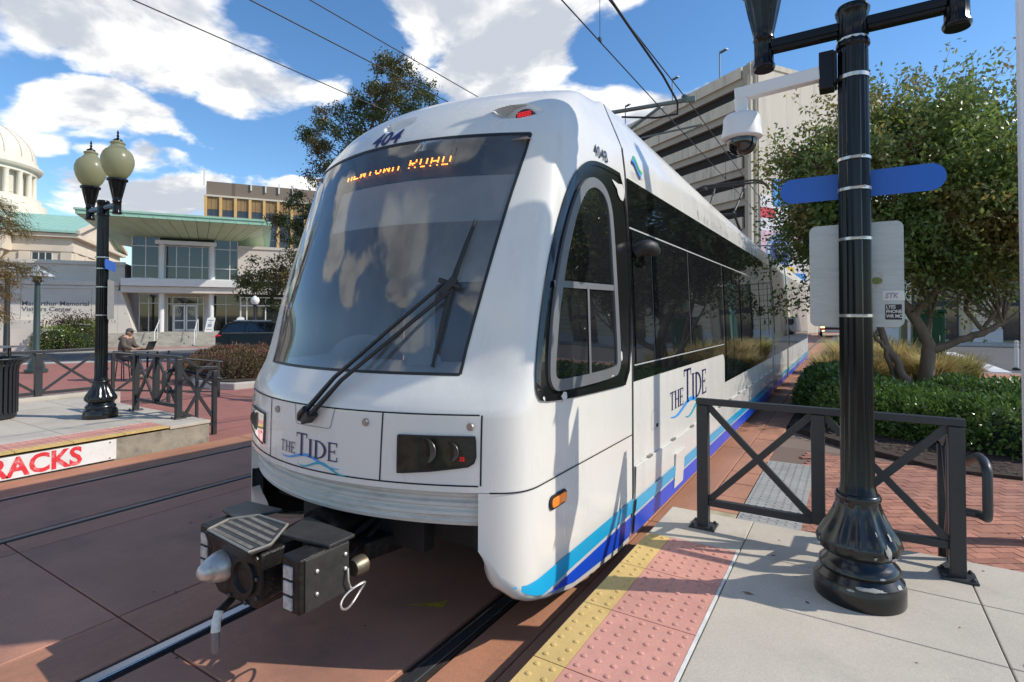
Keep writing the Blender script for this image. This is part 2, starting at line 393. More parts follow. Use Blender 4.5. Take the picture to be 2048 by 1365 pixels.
SC = [(0, 3.545, .15, .066), (-.915, 3.535, .145, .068), (.915, 3.535, .145, .068)]
zr = sorted(set(list(np.linspace(1.05, 1.717, 12)) + [1.495] + list(np.linspace(1.717, 3.324, 26)) + list(np.linspace(3.324, 3.72, 46)) + list(np.linspace(3.72, 3.99, 14))))
zr = [zr[0]] + [b for a, b in zip(zr, zr[1:]) if b - a > 1e-4]
tcs = list(np.linspace(0, 1, 90)) + list(1 + np.linspace(0, 1, 15)[1:]) + list(2 + np.linspace(0, 1, 7)[1:])
def nose():
    full = [-t for t in tcs[:0:-1]] + tcs
    V = []; 
    for z in zr:
        row = []
        for t in full:
            x, y = pt(z, abs(t)); x = math.copysign(x, t) if t else 0.0
            for cx, cz, a, b in SC:
                q = ((x - cx) / a) ** 2 + ((z - cz) / b) ** 2
                if q < 1: y = max(y, front_y(cx, cz) + (.10 if cx else .05))
            row.append(W(x, y, z))
        V.append(row)
    iw0 = min(range(len(zr)), key=lambda i: abs(zr[i] - 1.717)); iw1 = min(range(len(zr)), key=lambda i: abs(zr[i] - 3.324))
    nc = len(full); sh = B(); gl = B()
    sh.v = [p for r in V for p in r]; gl.v = [p for r in V for p in r]
    for i in range(len(zr) - 1):
        for j in range(nc - 1):
            f = (i * nc + j, i * nc + j + 1, (i + 1) * nc + j + 1, (i + 1) * nc + j)
            glass = iw0 <= i < iw1 and abs(full[j]) <= 1.0001 and abs(full[j + 1]) <= 1.0001
            (gl if glass else sh).f.append(f)
    top = (len(zr) - 1) * nc
    for j in range(nc // 2): sh.f.append((top + j, top + j + 1, top + nc - 2 - j, top + nc - 1 - j))
    for b in (sh, gl):      # drop the vertices a sheet does not use
        used = sorted({i for f in b.f for i in f}); mp = {k: n for n, k in enumerate(used)}
        b.v = [b.v[k] for k in used]; b.f = [tuple(mp[i] for i in f) for f in b.f]
    o = sh.build('nose_shell', white, tram, smooth=50); g = gl.build('windscreen', ws_gl, tram, smooth=60)
    return o, g
shell, screen = nose()
def fstrip(pts, w, off=.003, n=24, surf=fr):
    """Thin strip along a path on the nose (x, z) or on the side (y, z)."""
    P = []
    for (a, b) in zip(pts, pts[1:]):
        for i in range(n): t = i / n; P.append((a[0] + (b[0] - a[0]) * t, a[1] + (b[1] - a[1]) * t))
    P.append(pts[-1]); L_, R_ = [], []
    for i, p in enumerate(P):
        a, b = P[max(i - 1, 0)], P[min(i + 1, len(P) - 1)]; dx, dz = b[0] - a[0], b[1] - a[1]; l = math.hypot(dx, dz) or 1
        nx, nz = -dz / l * w / 2, dx / l * w / 2
        L_.append(surf(p[0] + nx, p[1] + nz, off)); R_.append(surf(p[0] - nx, p[1] - nz, off))
    return [L_, R_]
# windscreen gasket and panel gaps
g = B(); g.grid(fstrip([(-1.083, 3.324), (1.083, 3.324)], .022, .004, 60)); g.grid(fstrip([(-.923, 1.717), (.923, 1.717)], .018, .004, 60))
for s in (-1, 1): g.grid(fstrip([(s * float(rowp(z)[2]), z) for z in np.linspace(1.717, 3.324, 12)], .018, .004, 3))
g.build('gasket', rubber, screen, smooth=60)
g = B()
for path in ([(-1.1, 1.495), (1.1, 1.495)], [(-1.1, 1.088), (1.1, 1.088)], [(.545, 1.495), (.535, 1.09)], [(-.545, 1.495), (-.535, 1.09)], [(1.112, 1.495), (1.112, 1.09)], [(-1.112, 1.495), (-1.112, 1.09)]):
    g.grid(fstrip(path, .009))
g.build('panel_gap', seam_m, shell, smooth=60)
g = B(); g.grid(fstrip([(-.2, 1.49), (-.185, 1.40)] + arc(-.155, 1.395, .03, .03, 180, 270, 4) + arc(.135, 1.395, .03, .03, 270, 360, 4) + [(.19, 1.49)], .005, n=4))
g.build('hatch_gap', mat('hatch_gap', (.28, .28, .28), .6), shell)
for x, z in ((-.43, 1.428), (.43, 1.428), (1.055, 1.428), (-1.055, 1.428)):
    p = fr(x, z, 0); b = B(); b.lathe([(.022, -.012), (.024, -.003), (.018, -.0045), (.016, .02)], p, 16, axis='y'); b.build('lifting_socket', mat('socket_metal', (.33, .30, .27), .4, .6), tram, smooth=40)
# fluted bumper
prof = [(.0, 1.065), (-.035, 1.055), (-.055, 1.035), (-.055, 1.015), (-.04, 1.0), (-.04, .985), (-.058, .975), (-.058, .955), (-.04, .945), (-.04, .93), (-.058, .92), (-.058, .90), (-.04, .89), (-.04, .875), (-.05, .865), (-.04, .84), (.0, .825), (.1, .82)]
xs_ = np.linspace(-1.22, 1.115, 70); rows = []
for dy, z in prof: rows.append([W(x, 2.375 + .235 * x * x + dy * (1 if abs(x) < 1.08 else max(0, (1.22 - abs(x)) / .14)), z) for x in xs_])
b = B(); b.grid(rows); b.build('bumper', white_b, tram, smooth=35)
# lower corner skirts with a rolled edge
def skirt(s):
    rows = []; prof_t = list(np.linspace(1.0, 2.0, 26)) + list(2 + np.linspace(0, 1, 14)[1:])
    def zb(y): return float(np.interp(y, [2.5, 2.56, 2.62, 2.70, 2.80, 3.0, 3.4, 4.2], [.90, .70, .54, .46, .41, .34, .24, .17]))
    cols = []
    for t in prof_t:
        x, y = pt(1.05, t); z0 = zb(y); c = []
        for i in range(15):
            z = 1.047 + (z0 - 1.047) * i / 14; lx = min(0, xside(max(z, .2)) - 1.33)
            c.append(W(s * (x + lx * (0 if t < 1.6 else min(1, (t - 1.6) / .6))), y, z))
        # lip rolled under and inward
        for q, (di, dz) in enumerate(((.012, -.035), (.045, -.055), (.085, -.05), (.11, -.02))):
            e_ = min(1, (t - 1) / .22); c.append(W(s * (x - (di + .02) * e_), y + di * .6, z0 + dz * e_))
        cols.append(c)
    o = B().grid(cols).build('corner_skirt', white, tram, smooth=45)
    i_ = B().grid([[W(s * (pt(1.05, t)[0] - .07), pt(1.05, t)[1] + .05, z) for z in (1.05, .7, max(.2, zb(pt(1.05, t)[1]) + .0))] for t in prof_t]); i_.build('skirt_liner', dark_u, o)
    # front edge return
    e = B(); e.grid([[W(s * pt(1.05, 1.0)[0], pt(1.05, 1.0)[1], z), W(s * (pt(1.05, 1.0)[0] - .05), pt(1.05, 1.0)[1] + .12, z)] for z in np.linspace(.86, 1.06, 6)]); e.build('edge_return', white, o)
    return o
for s in (1, -1): skirt(s)
# body sides, roof fairing, bellows
def roof_top(y): return float(np.interp(y, [4.5, 9, 14.5, 20], [4.0, 3.85, 3.72, 3.68]))
def section(y0, y1, name):
    rows = []
    for y in np.linspace(y0, y1, max(3, int((y1 - y0) / .8))):
        zt = roof_top(y); half = [(xside(z), z) for z in (.17, .3, .5, .8, 1.2, 1.7, 2.2, 2.8, 3.3, 3.42, 3.55)] + [(1.245 - .185 * k, 3.55 + (zt - 3.55) * k) for k in (.25, .5, .75, .95)] + [(1.02, zt + .015), (.9, zt + .03), (.5, zt + .05), (0, zt + .06)]
        rows.append([W(x, y, z) for x, z in half] + [W(-x, y, z) for x, z in half[-2::-1]])
    b = B().grid(rows); n = len(rows[0])
    b.f.append(tuple(range(n))); b.f.append(tuple(range(len(b.v) - n, len(b.v)))[::-1])
    o = b.build(name, white, tram, smooth=30); return o
secs = [(4.535, 14.45), (14.78, 18.1), (18.43, 27.4)]
bodies = [section(a, b_, 'body_section') for a, b_ in secs]
for y0, y1 in ((14.45, 14.78), (18.1, 18.43)):
    rows = []
    for k in range(9):
        y = y0 + (y1 - y0) * k / 8; d = .03 if k % 2 else .07
        half = [(1.30 - d, .35), (1.31 - d, 1.7), (1.25 - d, 3.3), (1.15 - d, 3.6), (0, 3.66)]
        rows.append([W(x, y, z) for x, z in half] + [W(-x, y, z) for x, z in half[-2::-1]])
    B().grid(rows).build('bellows', rubber, tram)
rows = []
for y, k in ((27.4, 1.0), (27.9, .97), (28.6, .86), (28.95, .6)):
    half = [(xside(z) * k, z) for z in (.5, 1.2, 1.7, 2.5, 3.3)] + [(.9 * k, 3.62), (0, 3.7)]; rows.append([W(x, y, z) for x, z in half] + [W(-x, y, z) for x, z in half[-2::-1]])
b = B().grid(rows); n = len(rows[0]); b.f.append(tuple(range(len(b.v) - n, len(b.v)))[::-1]); b.build('rear_shell', white, tram, smooth=40)
b = B().bb(XC - 1.12, XC + 1.12, 3.2, 4.6, .42, 1.02); b.bb(XC - 1.15, XC + 1.15, 4.61, 27, .22, 1.02); b.bb(XC - 1.05, XC + 1.05, 2.76, 3.19, .62, 1.0); b.bb(XC - .6, XC + .6, 2.66, 2.76, .55, .95); b.build('underframe', dark_u, tram)
for yb in (4.9, 22.6):
    for s in (-1, 1):
        for dy in (0, 1.8):
            B().lathe([(.30, -.05), (.32, -.03), (.32, .05), (.1, .06)], W(s * .74, yb + dy, .325), 24, axis='x').build('wheel', mat('wheel_steel', (.10, .09, .085), .45, .7), tram, smooth=40)
# vertical seam between nose and body, lines along the side
for s in (1, -1):
    g = B(); sf = lambda y, z, o, s=s: sd(y, z, o, s)
    g.grid(fstrip([(4.53, .2), (4.53, 3.55)], .014, .004, 30, sf)); g.grid(fstrip([(2.585, 1.05), (2.7, 1.05), (2.95, 1.05), (4.53, 1.05)], .009, .005, 20, sf)); g.build('side_gap', seam_m, tram)
    b = B(); yy = list(np.linspace(4.56, 14.4, 40))
    b.grid([[sd(y, .765, .004, s) for y in yy], [sd(y, .762, .018, s) for y in yy], [sd(y, .75, .018, s) for y in yy], [sd(y, .40, .016, s) for y in yy], [sd(y, .175, .014, s) for y in yy], [sd(y, .175, .0, s) for y in yy]])
    b.build('skirt_panel', white, tram, smooth=30)
    for k in range(12):
        y = 4.95 + k * .79; B().box(sd(y, .772, .012, s), (.03, .11, .022)).build('hinge', mat('hinge_metal', (.35, .34, .31), .4, .7), tram, bevel=.004)
# stripes
def stripe(s, y0, y1, za, zb_, off, m, name, lo=None):
    yy = np.linspace(y0, y1, max(4, int((y1 - y0) / .08) if y1 - y0 < 5 else 40)); rows = [[], [], []]
    for y in yy:
        bot = zb_ if lo is None else max(zb_, lo(y)); tp = max(za, bot)
        for r, z in zip(rows, (tp, (tp + bot) / 2, bot)): r.append(sd(y, z, off, s))
    B().grid(rows).build(name, m, tram, smooth=60)
lo = lambda y: float(np.interp(y, [2.5, 2.56, 2.62, 2.70, 2.80, 3.0, 3.4, 4.2], [.90, .70, .54, .46, .41, .34, .24, .17])) + .008
def skirt_sd(y, z, off, s): return sd(y, max(z, 1.05), off, s)
for s in (1, -1):
    _sd = sd
    def sd(y, z, off=.004, s=1, _o=_sd): return W(s * (side_x(y, 1.06) + min(0, xside(max(z, .2)) - 1.33) * min(1, max(0, (y - 2.8) / .5)) + off), y, z) if (z < 1.05 and y < 4.53) else _o(y, z, off, s)
    stripe(s, 2.66, 4.52, .50, .375, .006, cyan_m, 'cyan_stripe', lo); stripe(s, 2.79, 4.52, .345, .172, .006, blue_m, 'blue_stripe', lo)
    sd = _sd
    stripe(s, 4.56, 14.4, .49, .37, .024, cyan_m, 'cyan_stripe'); stripe(s, 4.56, 14.4, .345, .178, .024, blue_m, 'blue_stripe')
    for a, b_ in secs[1:]: stripe(s, a + .02, b_ - .02, .48, .36, .006, cyan_m, 'cyan_stripe'); stripe(s, a + .02, b_ - .02, .335, .175, .006, blue_m, 'blue_stripe')
# black glazing band, panes and trim on both sides
def band(s, y0, y1, z0, z1, off, m, name, parent=tram, n=None):
    yy = np.linspace(y0, y1, n or max(2, int((y1 - y0) / 1.0) + 1)); zz = np.linspace(z0, z1, 7); b = B()
    b.grid([[sd(y, z, off, s) for y in yy] for z in zz]); return b.build(name, m, parent)
for s in (1, -1):
    w0 = band(s, 4.545, 8.57, 1.5, 3.285, .005, black_gl, 'glazing_band'); w1 = band(s, 8.57, 14.42, 1.07, 3.285, .005, black_gl, 'glazing_band')
    w2 = band(s, 14.8, 18.08, 1.07, 3.285, .005, black_gl, 'glazing_band'); w3 = band(s, 18.45, 27.2, 1.07, 3.285, .005, black_gl, 'glazing_band')
    for y0, y1, z0, z1, par in ((4.60, 5.12, 1.66, 2.82, w0), (5.17, 6.52, 1.66, 2.82, w0), (6.57, 8.5, 1.66, 2.82, w0), (8.66, 9.28, 1.12, 2.80, w1), (9.31, 9.93, 1.12, 2.80, w1), (10.05, 11.2, 1.62, 2.80, w1), (11.25, 12.3, 1.62, 2.80, w1), (12.42, 13.04, 1.12, 2.80, w1), (13.07, 13.7, 1.12, 2.8, w1), (13.8, 14.35, 1.62, 2.8, w1),
                                (14.9, 16.4, 1.62, 2.8, w2), (16.45, 18.0, 1.62, 2.8, w2), (18.6, 19.8, 1.12, 2.8, w3), (19.9, 22, 1.62, 2.8, w3), (22.1, 24.2, 1.62, 2.8, w3), (24.3, 27, 1.62, 2.8, w3)):
        band(s, y0, y1, z0, z1, .011, pane_gl, 'pane', par)
    g = B(); sf = lambda y, z, o, s=s: sd(y, z, o, s)
    g.grid(fstrip([(4.55, 2.845), (14.4, 2.815)], .014, .009, 20, sf)); g.grid(fstrip([(4.55, 1.642), (8.5, 1.642)], .012, .009, 10, sf)); g.build('trim_line', trim_m, w0)
    g = B()
    for y in (5.145, 6.545, 8.535): g.grid(fstrip([(y, 1.66), (y, 2.82)], .013, .008, 8, sf))
    g.build('glazing_bar', mat('glazing_bar', (.12, .12, .12), .5), w0)
    # rounded end of the white panel below the band
    B().quad(*[sd(8.57 - .0, 1.5, .0075, s), sd(8.57, 1.38, .0075, s), sd(8.535, 1.46, .0075, s), sd(8.45, 1.5, .0075, s)]).build('panel_corner', black_gl, w0)
# cab side window
surround = [(2.83, 1.60), (2.90, 1.535), (4.0, 1.50), (4.515, 1.495), (4.515, 3.285), (4.1, 3.285), (3.82, 3.265), (3.62, 3.20), (3.44, 3.07), (3.31, 2.92), (3.18, 2.70), (3.06, 2.45), (2.96, 2.17), (2.885, 1.90), (2.845, 1.72)]
surround = chaikin(surround)
outer = [(2.955, 1.70), (3.0, 1.62), (3.1, 1.585)] + [(4.06, 1.585), (4.15, 1.63), (4.185, 1.72)] + [(4.16, 2.25), (4.13, 2.85), (4.08, 3.0), (3.97, 3.095), (3.80, 3.125), (3.65, 3.09), (3.52, 3.01), (3.38, 2.85), (3.25, 2.65), (3.12, 2.38), (3.03, 2.12), (2.975, 1.87)]
outer = chaikin(outer, 2)
def inset(poly, d):
    n = len(poly); r = []
    for i in range(n):
        a, p, c = Vector(poly[i - 1]), Vector(poly[i]), Vector(poly[(i + 1) % n]); e1 = (p - a).normalized(); e2 = (c - p).normalized(); nn = (Vector((-e1.y, e1.x)) + Vector((-e2.y, e2.x))).normalized(); r.append(tuple(p + nn * d))
    return r
def tess(poly, s, off, name, m, parent, cut=.12):
    b = B(); tri = geometry.tessellate_polygon([[Vector((p[0], p[1], 0)) for p in poly]]); mapped_polys(b, [[poly[i] for i in t] for t in tri], lambda y, z: sd(y, z, off, s), cut)
    return b.build(name, m, parent, smooth=60)
def loop_ring(b, A, Bq, s, o0, o1):
    n = len(A)
    for i in range(n):
        j = (i + 1) % n; b.quad(sd(*A[i], o0, s), sd(*A[j], o0, s), sd(*A[j], o1, s), sd(*A[i], o1, s)); b.quad(sd(*A[i], o1, s), sd(*A[j], o1, s), sd(*Bq[j], o1, s), sd(*Bq[i], o1, s)); b.quad(sd(*Bq[i], o1, s), sd(*Bq[j], o1, s), sd(*Bq[j], o0, s), sd(*Bq[i], o0, s))
for s in (1, -1):
    cw = tess(surround, s, .006, 'cab_window', black_p, tram)
    b = B(); loop_ring(b, surround, inset(surround, .035), s, .006, .014); b.build('surround_lip', black_p, cw)
    b = B(); loop_ring(b, outer, inset(outer, .075), s, .007, .028); b.build('frame', grey_fr, cw, bevel=.006)
    inn = inset(outer, .07)
    up = [p for p in inn if p[1] > 2.3] + []; top_pane = [(3.115, 2.31), (4.075, 2.31)] + [p for p in inn if p[1] > 2.34]
    top_pane = [(3.145, 2.32), (4.082, 2.32), (4.06, 2.85), (4.02, 2.96), (3.93, 3.02), (3.8, 3.045), (3.68, 3.02), (3.57, 2.95), (3.44, 2.81), (3.31, 2.62)]
    tess(top_pane, s, .016, 'pane', pane_gl, cw); tess([(3.05, 1.67), (3.56, 1.665), (3.55, 2.255), (3.10, 2.25), (3.045, 1.92)], s, .020, 'pane', pane_gl, cw); tess([(3.6, 1.665), (4.105, 1.66), (4.085, 2.275), (3.59, 2.26)], s, .014, 'pane', pane_gl, cw)
    b = B(); sf = lambda y, z, o, s=s: sd(y, z, o, s); b.grid(fstrip([(3.06, 2.28), (4.11, 2.295)], .045, .024, 6, sf)); b.grid(fstrip([(3.575, 1.63), (3.57, 2.28)], .035, .026, 6, sf)); b.build('frame_bar', grey_fr, cw)
    # paint chips where the black has worn off
    for chip_ in ([(4.16, 3.19), (4.3, 3.18), (4.40, 3.195), (4.44, 3.16), (4.435, 3.09), (4.40, 3.05), (4.34, 3.055), (4.29, 3.09), (4.27, 3.13), (4.2, 3.165)], [(4.20, 1.75), (4.22, 1.785), (4.24, 1.77), (4.245, 1.72), (4.22, 1.70)], [(3.13, 1.555), (3.17, 1.58), (3.21, 1.57), (3.22, 1.535), (3.17, 1.515)], [(2.885, 1.575), (2.90, 1.585), (2.915, 1.57), (2.91, 1.55)], [(3.95, 1.60), (3.98, 1.612), (4.02, 1.605), (4.02, 1.585)]):
        b = B(); mapped_polys(b, [[chip_[i] for i in t] for t in geometry.tessellate_polygon([[Vector((p[0], p[1], 0)) for p in chip_]])], lambda y, z: sd(y, z, .0155 if z > 1.7 or z < 1.595 else .032, s), .1); b.build('paint_chip', white, cw)
# cameras that stand in for mirrors
for s in (1, -1):
    c = Vector(sd(4.72, 2.66, .04, s)); b = B()
    b.tube([sd(4.66, 2.63, .0, s), tuple(c + Vector((.03 * s, -.03, .02))), tuple(c + Vector((.07 * s, .0, .025))), tuple(c + Vector((.085 * s, .08, .02))), tuple(c + Vector((.08 * s, .19, .005))), tuple(c + Vector((.06 * s, .27, -.01)))], [.05, .062, .068, .066, .05, .018], 14)
    b.build('mirror_camera', rubber, tram, smooth=50)
# amber side lamp
for s in (1, -1):
    b = B(); b.prism(rrect(2.985, 3.225, .855, .945, .04), lambda y, z, d: sd(y, z, d, s), 0, .012); o = b.build('side_marker_lamp', rubber, tram, bevel=.004)
    B().prism(rrect(3.002, 3.208, .87, .93, .028), lambda y, z, d: sd(y, z, d, s), .012, .022).build('lens', amber, o, bevel=.006)
# headlights
hl_glass = glass_mat('headlight_lens', (.62, .64, .6), .06, .8); hl_glass.node_tree.nodes['Fresnel'].inputs[0].default_value = 1.35
for s in (1, -1):
    poly = [(s * .652, 1.368), (s * 1.08, 1.372), (s * 1.085, 1.26), (s * 1.075, 1.225), (s * 1.045, 1.204), (s * .85, 1.172), (s * .652, 1.15)]
    if s < 0: poly = poly[::-1]
    b = B(); tri = geometry.tessellate_polygon([[Vector((p[0], p[1], 0)) for p in poly]]); mapped_polys(b, [[poly[i] for i in t] for t in tri], lambda x, z: fr(x, z, .003), .08); o = b.build('headlight', mat('headlight_bowl', (.085, .09, .075), .4, .1, var=.6, vscale=14), tram)
    for x, r in ((.82, .07), (.955, .055)):
        p = fr(s * x, 1.285, .005); B().lathe([(r, .0), (r * .98, -.006), (r * .6, -.001), (r * .25, .003), (.001, -.004)], p, 20, axis='y').build('reflector', mat('headlight_chrome', (.07, .07, .065), .4, .5), o, smooth=40)
    b = B()
    for i in range(3):
        for j in range(3): b.box(fr(s * (1.005 + i * .009), 1.234 + j * .009, .008), (.005, .005, .005))
    b.build('tail_led', red_led, o)
    g = B(); mapped_polys(g, [[poly[i] for i in t] for t in tri], lambda x, z: fr(x, z, .014), .08); g.build('lens', hl_glass, o, smooth=60)
    g = B(); g.grid(fstrip(poly + [poly[0]], .012, .0155, 6)); g.build('bezel', rubber, o)
# marker lamps in the brow recesses
for x, z, m in ((0, 3.545, mat('lamp_clear', (.6, .6, .58), .2)), (-.915, 3.535, None), (.915, 3.535, None)):
    y = front_y(x, z) + (.03 if x == 0 else .075); b = B()
    if x == 0: b.prism([(q[0], z + q[1]) for q in arc(0, 0, .10, .035, 0, 350, 18)], lambda a, c, d: W(a, d, c), y + .012, y + .03); b.build('brow_lamp', m, tram)
    else:
        b.prism([(x + q[0], z - .012 + q[1]) for q in arc(math.copysign(.035, x), 0, .075, .042, 0, 350, 18)], lambda a, c, d: W(a, d, c), y + .03, y - .005); o = b.build('brow_lamp', mat('lamp_dark_red', (.10, .01, .012), .2), tram)
        b = B()
        for i in range(9):
            for j in range(4): b.box(W(x + math.copysign(.035, x) + (i - 4) * .013, y - .008, z - .03 + j * .012), (.006, .006, .006))
        b.build('tail_led', red_led, o)
# lettering: number, serif name and waves
b = B(); lettering(b, '404', lambda x, y: fr(-.155 + x * 1.05, 3.345 + y, .006), .17, shear=.06, offset=.0045, space=1.08, cut=.02); b.build('fleet_number', navy_m, shell)
b = B(); lettering(b, '404B', lambda x, y: sd(3.84 + x * .95, 3.312 + y, .007), .135, space=1.1, offset=.0012, cut=.03); b.build('fleet_number', mat('letter_black', (.01, .01, .012), .4), shell)
def serif(ch, x, y, w, h):
    st = .17 * w if ch not in 'I' else .42 * w; th = .06 * h; P = []
    r = lambda a, b_, c, d: P.append([(x + a, y + c), (x + b_, y + c), (x + b_, y + d), (x + a, y + d)])
    def stem(cx): r(cx - st / 2, cx + st / 2, 0, h); r(cx - st, cx + st, 0, th * .7); r(cx - st, cx + st, h - th * .7, h)
    if ch == 'T':
        stem(w / 2); r(0, w, h - th, h); r(0, th * .8, h * .8, h); r(w - th * .8, w, h * .8, h)
    elif ch == 'I': stem(w / 2)
    elif ch == 'H': stem(st); stem(w - st); r(st, w - st, h * .47, h * .47 + th)
    elif ch == 'E':
        stem(st); r(st, w, 0, th); r(st, w * .95, h - th, h); r(st, w * .75, h * .48, h * .48 + th); r(w - th, w, 0, h * .24); r(w * .95 - th, w * .95, h * .78, h); r(w * .75 - th * .8, w * .75, h * .4, h * .62)
    elif ch == 'D':
        stem(st); A = arc(st, h / 2, w - st, h / 2, 90, -90, 14); I = arc(st, h / 2, w - st - st * 1.1, h / 2 - th, 90, -90, 14)
        for i in range(14): P.append([(x + q[0], y + q[1]) for q in (A[i], A[i + 1], I[i + 1], I[i])])
    return P
def logo(x0, z0, h, surf, sg, parent, name, wide=1.0):
    """Small-caps name over two waves; (x0, z0) is the lower left of the word."""
    b = B(); x = 0; P = []; k = h * wide
    for ch, w in (('T', .30), ('H', .34), ('E', .28)): P += serif(ch, x, 0, w * k, h * .5); x += w * k + .05 * k
    x += .02 * k
    for i, (ch, w) in enumerate((('T', .62), ('I', .26), ('D', .62), ('E', .46))): hh = h if i == 0 else h * .8; P += serif(ch, x, 0, w * k, hh); x += w * k + .07 * k
    mapped_polys(b, P, lambda a, c: surf(x0 + sg * a, z0 + c, .006), .06); b.build(name, navy_m, parent)
    for j, (m, xa, xb, dz, th) in enumerate(((lblue_m, .0, 1.02, -.05, .13), (teal_m, .36, 1.12, -.27, .11))):
        b = B(); A, C_ = [], []
        for i in range(31):
            t = i / 30; xx = (xa + (xb - xa) * t) * x; zz = h * (dz + .16 * math.sin((t * 1.25 + .62) * 2 * math.pi) - .10 * t); hh = h * th * math.sin(math.pi * t) ** .7 * .5
            A.append(surf(x0 + sg * xx, z0 + zz + hh, .005)); C_.append(surf(x0 + sg * xx, z0 + zz - hh, .005))
        b.grid([A, C_]); b.build('wave_mark', m, parent)
logo(-.36, 1.165, .145, fr, 1, shell, 'name_lettering', 1.24)
logo(5.66, 1.075, .385, sd, 1, bodies[0], 'name_lettering', 1.32)
# transit mark and slogan on the cant rail
for k, m in enumerate((navy_m, lblue_m, green_m)):
    b = B(); A, C_ = [], []
    for i in range(13):
        t = i / 12; yy = 4.72 + .22 * t + k * .035; zz = 3.50 - .10 * t + .022 * math.sin(t * 6.3) + (k - 1) * .032; A.append(sd(yy, zz + .017, .006)); C_.append(sd(yy, zz - .017, .006))
    b.grid([A, C_]); b.build('transit_mark', m, bodies[0])
gtx = mat('letter_grey', (.33, .33, .33), .5)
b = B(); lettering(b, 'HAMPTON ROADS', lambda x, y: sd(4.68 + x, 3.355 + y, .006), .038, space=1.05, cut=.03); lettering(b, 'TRANSIT', lambda x, y: sd(4.69 + x, 3.318 + y, .006), .034, space=1.5, cut=.03); b.build('transit_lettering', gtx, bodies[0])
xo_ = 7.2
for ch in 'Ride the Tide':
    if ch != ' ':
        b = B(); lettering(b, ch, lambda x, y: sd(xo_ + x, 3.325 + y, .006), .17); b.build('slogan_letter', gtx, bodies[0]); xo_ += max(v[0] for v in text_geo(ch, .17)[0])
    xo_ += .11
b = B(); loop = [(5.05, .99), (5.23, .99), (5.23, 1.17), (5.05, 1.17), (5.05, .99)]; b.grid(fstrip(loop, .006, .004, 4, sd)); b.build('flap_outline', gtx, bodies[0])
B().box(sd(5.205, 1.012, .006), (.012, .03, .03)).build('flap_latch', rubber, bodies[0])
B().prism(rrect(5.78, 6.13, .24, .61, .01), lambda y, z, d: sd(y, max(z, .2), d, 1), .018, .034).build('access_cover', white, tram, bevel=.003)
# roof: air-conditioning pods and the raised pantograph
for y0, y1 in ((5.4, 8.2), (9.4, 12.6), (19.5, 22.5), (23.2, 25.8)):
    zt = roof_top((y0 + y1) / 2); B().bb(XC - .8, XC + .8, y0, y1, zt - .02, zt + .2).build('roof_unit', mat('roof_grey', (.45, .45, .44), .6, var=.1), tram, bevel=.05)
pm = mat('pantograph_metal', (.10, .085, .07), .5, .6, var=.3, vscale=8)
p = B(); yp = 16.6
p.bb(XC - .6, XC + .6, 15.6, 17.4, 3.72, 3.82)
for s in (-1, 1): p.tube([W(s * .45, 17.2, 3.8), W(s * .35, 15.2, 4.75)], .035, 8); p.tube([W(s * .33, 15.2, 4.75), W(s * .42, 16.6, 5.78)], .028, 8)
p.tube([W(-.4, 15.2, 4.75), W(.4, 15.2, 4.75)], .035, 8)
o = p.build('pantograph', pm, tram)
h = B()
for dy in (-.16, .16): h.tube([W(-1.05, yp + dy, 5.62), W(-.9, yp + dy, 5.80), W(-.7, yp + dy, 5.87), W(.7, yp + dy, 5.87), W(.9, yp + dy, 5.80), W(1.05, yp + dy, 5.62)], .028, 8)
for s in (-1, 1): h.bar(W(s * .68, yp - .2, 5.84), W(s * .68, yp + .2, 5.84), .05, .05)
h.build('collector_head', pm, o)
# destination sign behind the glass
FONT = {'N': '10001 11001 10101 10011 10001 10001 10001', 'E': '11111 10000 10000 11110 10000 10000 11111', 'W': '10001 10001 10001 10101 10101 11011 10001', 'T': '11111 00100 00100 00100 00100 00100 00100', 'O': '01110 10001 10001 10001 10001 10001 01110', 'R': '11110 10001 10001 11110 10100 10010 10001', 'A': '01110 10001 10001 11111 10001 10001 10001', 'D': '11110 10001 10001 10001 10001 10001 11110', ' ': '00000 ' * 7}
sign = B(); sign.grid([[W(x, front_y(x, z) + .075, z) for x in np.linspace(-.62, .78, 24)] for z in (3.05, 3.27)]); sg_ = sign.build('destination_sign', mat('sign_board', (.018, .02, .022), .5), tram)
d_ = B(); xx = -.43
for n_, ch in enumerate('NEWTOWN ROAD'):
    for r, row in enumerate(FONT[ch].split()):
        if (n_ < 8 and r not in (4, 5, 6)) or (n_ >= 8 and r in (0, 5)): continue        # the display is caught between two refreshes
        for c_, v in enumerate(row):
            if v == '1': x_ = xx + c_ * .0128; z_ = 3.205 - r * .0115; d_.box(W(x_, front_y(x_, z_) + .062, z_), (.008, .006, .0072))
    xx += .088 if ch != ' ' else .06
d_.build('led_dot', led_m, sg_)
# inside of the cab
ci = mat('cab_grey', (.66, .68, .70), .7, var=.1); cd_ = mat('cab_dark', (.03, .035, .045), .8); cl = mat('cab_pale', (.76, .82, .84), .6)
B().bb(XC - 1.2, XC + 1.2, 4.38, 4.42, 1.2, 3.4).build('cab_bulkhead', mat('cab_bulkhead', (.70, .72, .75), .6, var=.2, vscale=3), tram)
B().bb(XC - 1.18, XC + 1.18, 2.95, 4.36, 1.2, 1.25).build('cab_floor', cd_, tram)
b = B(); b.grid([[W(x, front_y(x, 1.74) + dy, z) for x in np.linspace(-.9, .9, 20)] for dy, z in ((.03, 1.70), (.12, 1.735), (.5, 1.75), (.55, 1.5))]); b.build('cab_dashboard', ci, tram, smooth=40)
b = B(); b.grid([[W(.1 + .38 * math.cos(a), 2.62 + .25 * k, 1.745 + .20 * math.sin(a) * (1 - k * .15)) for a in np.linspace(0, math.pi, 18)] for k in (0, .3, 1, 1.4)]); b.build('instrument_hood', cl, tram, smooth=60)
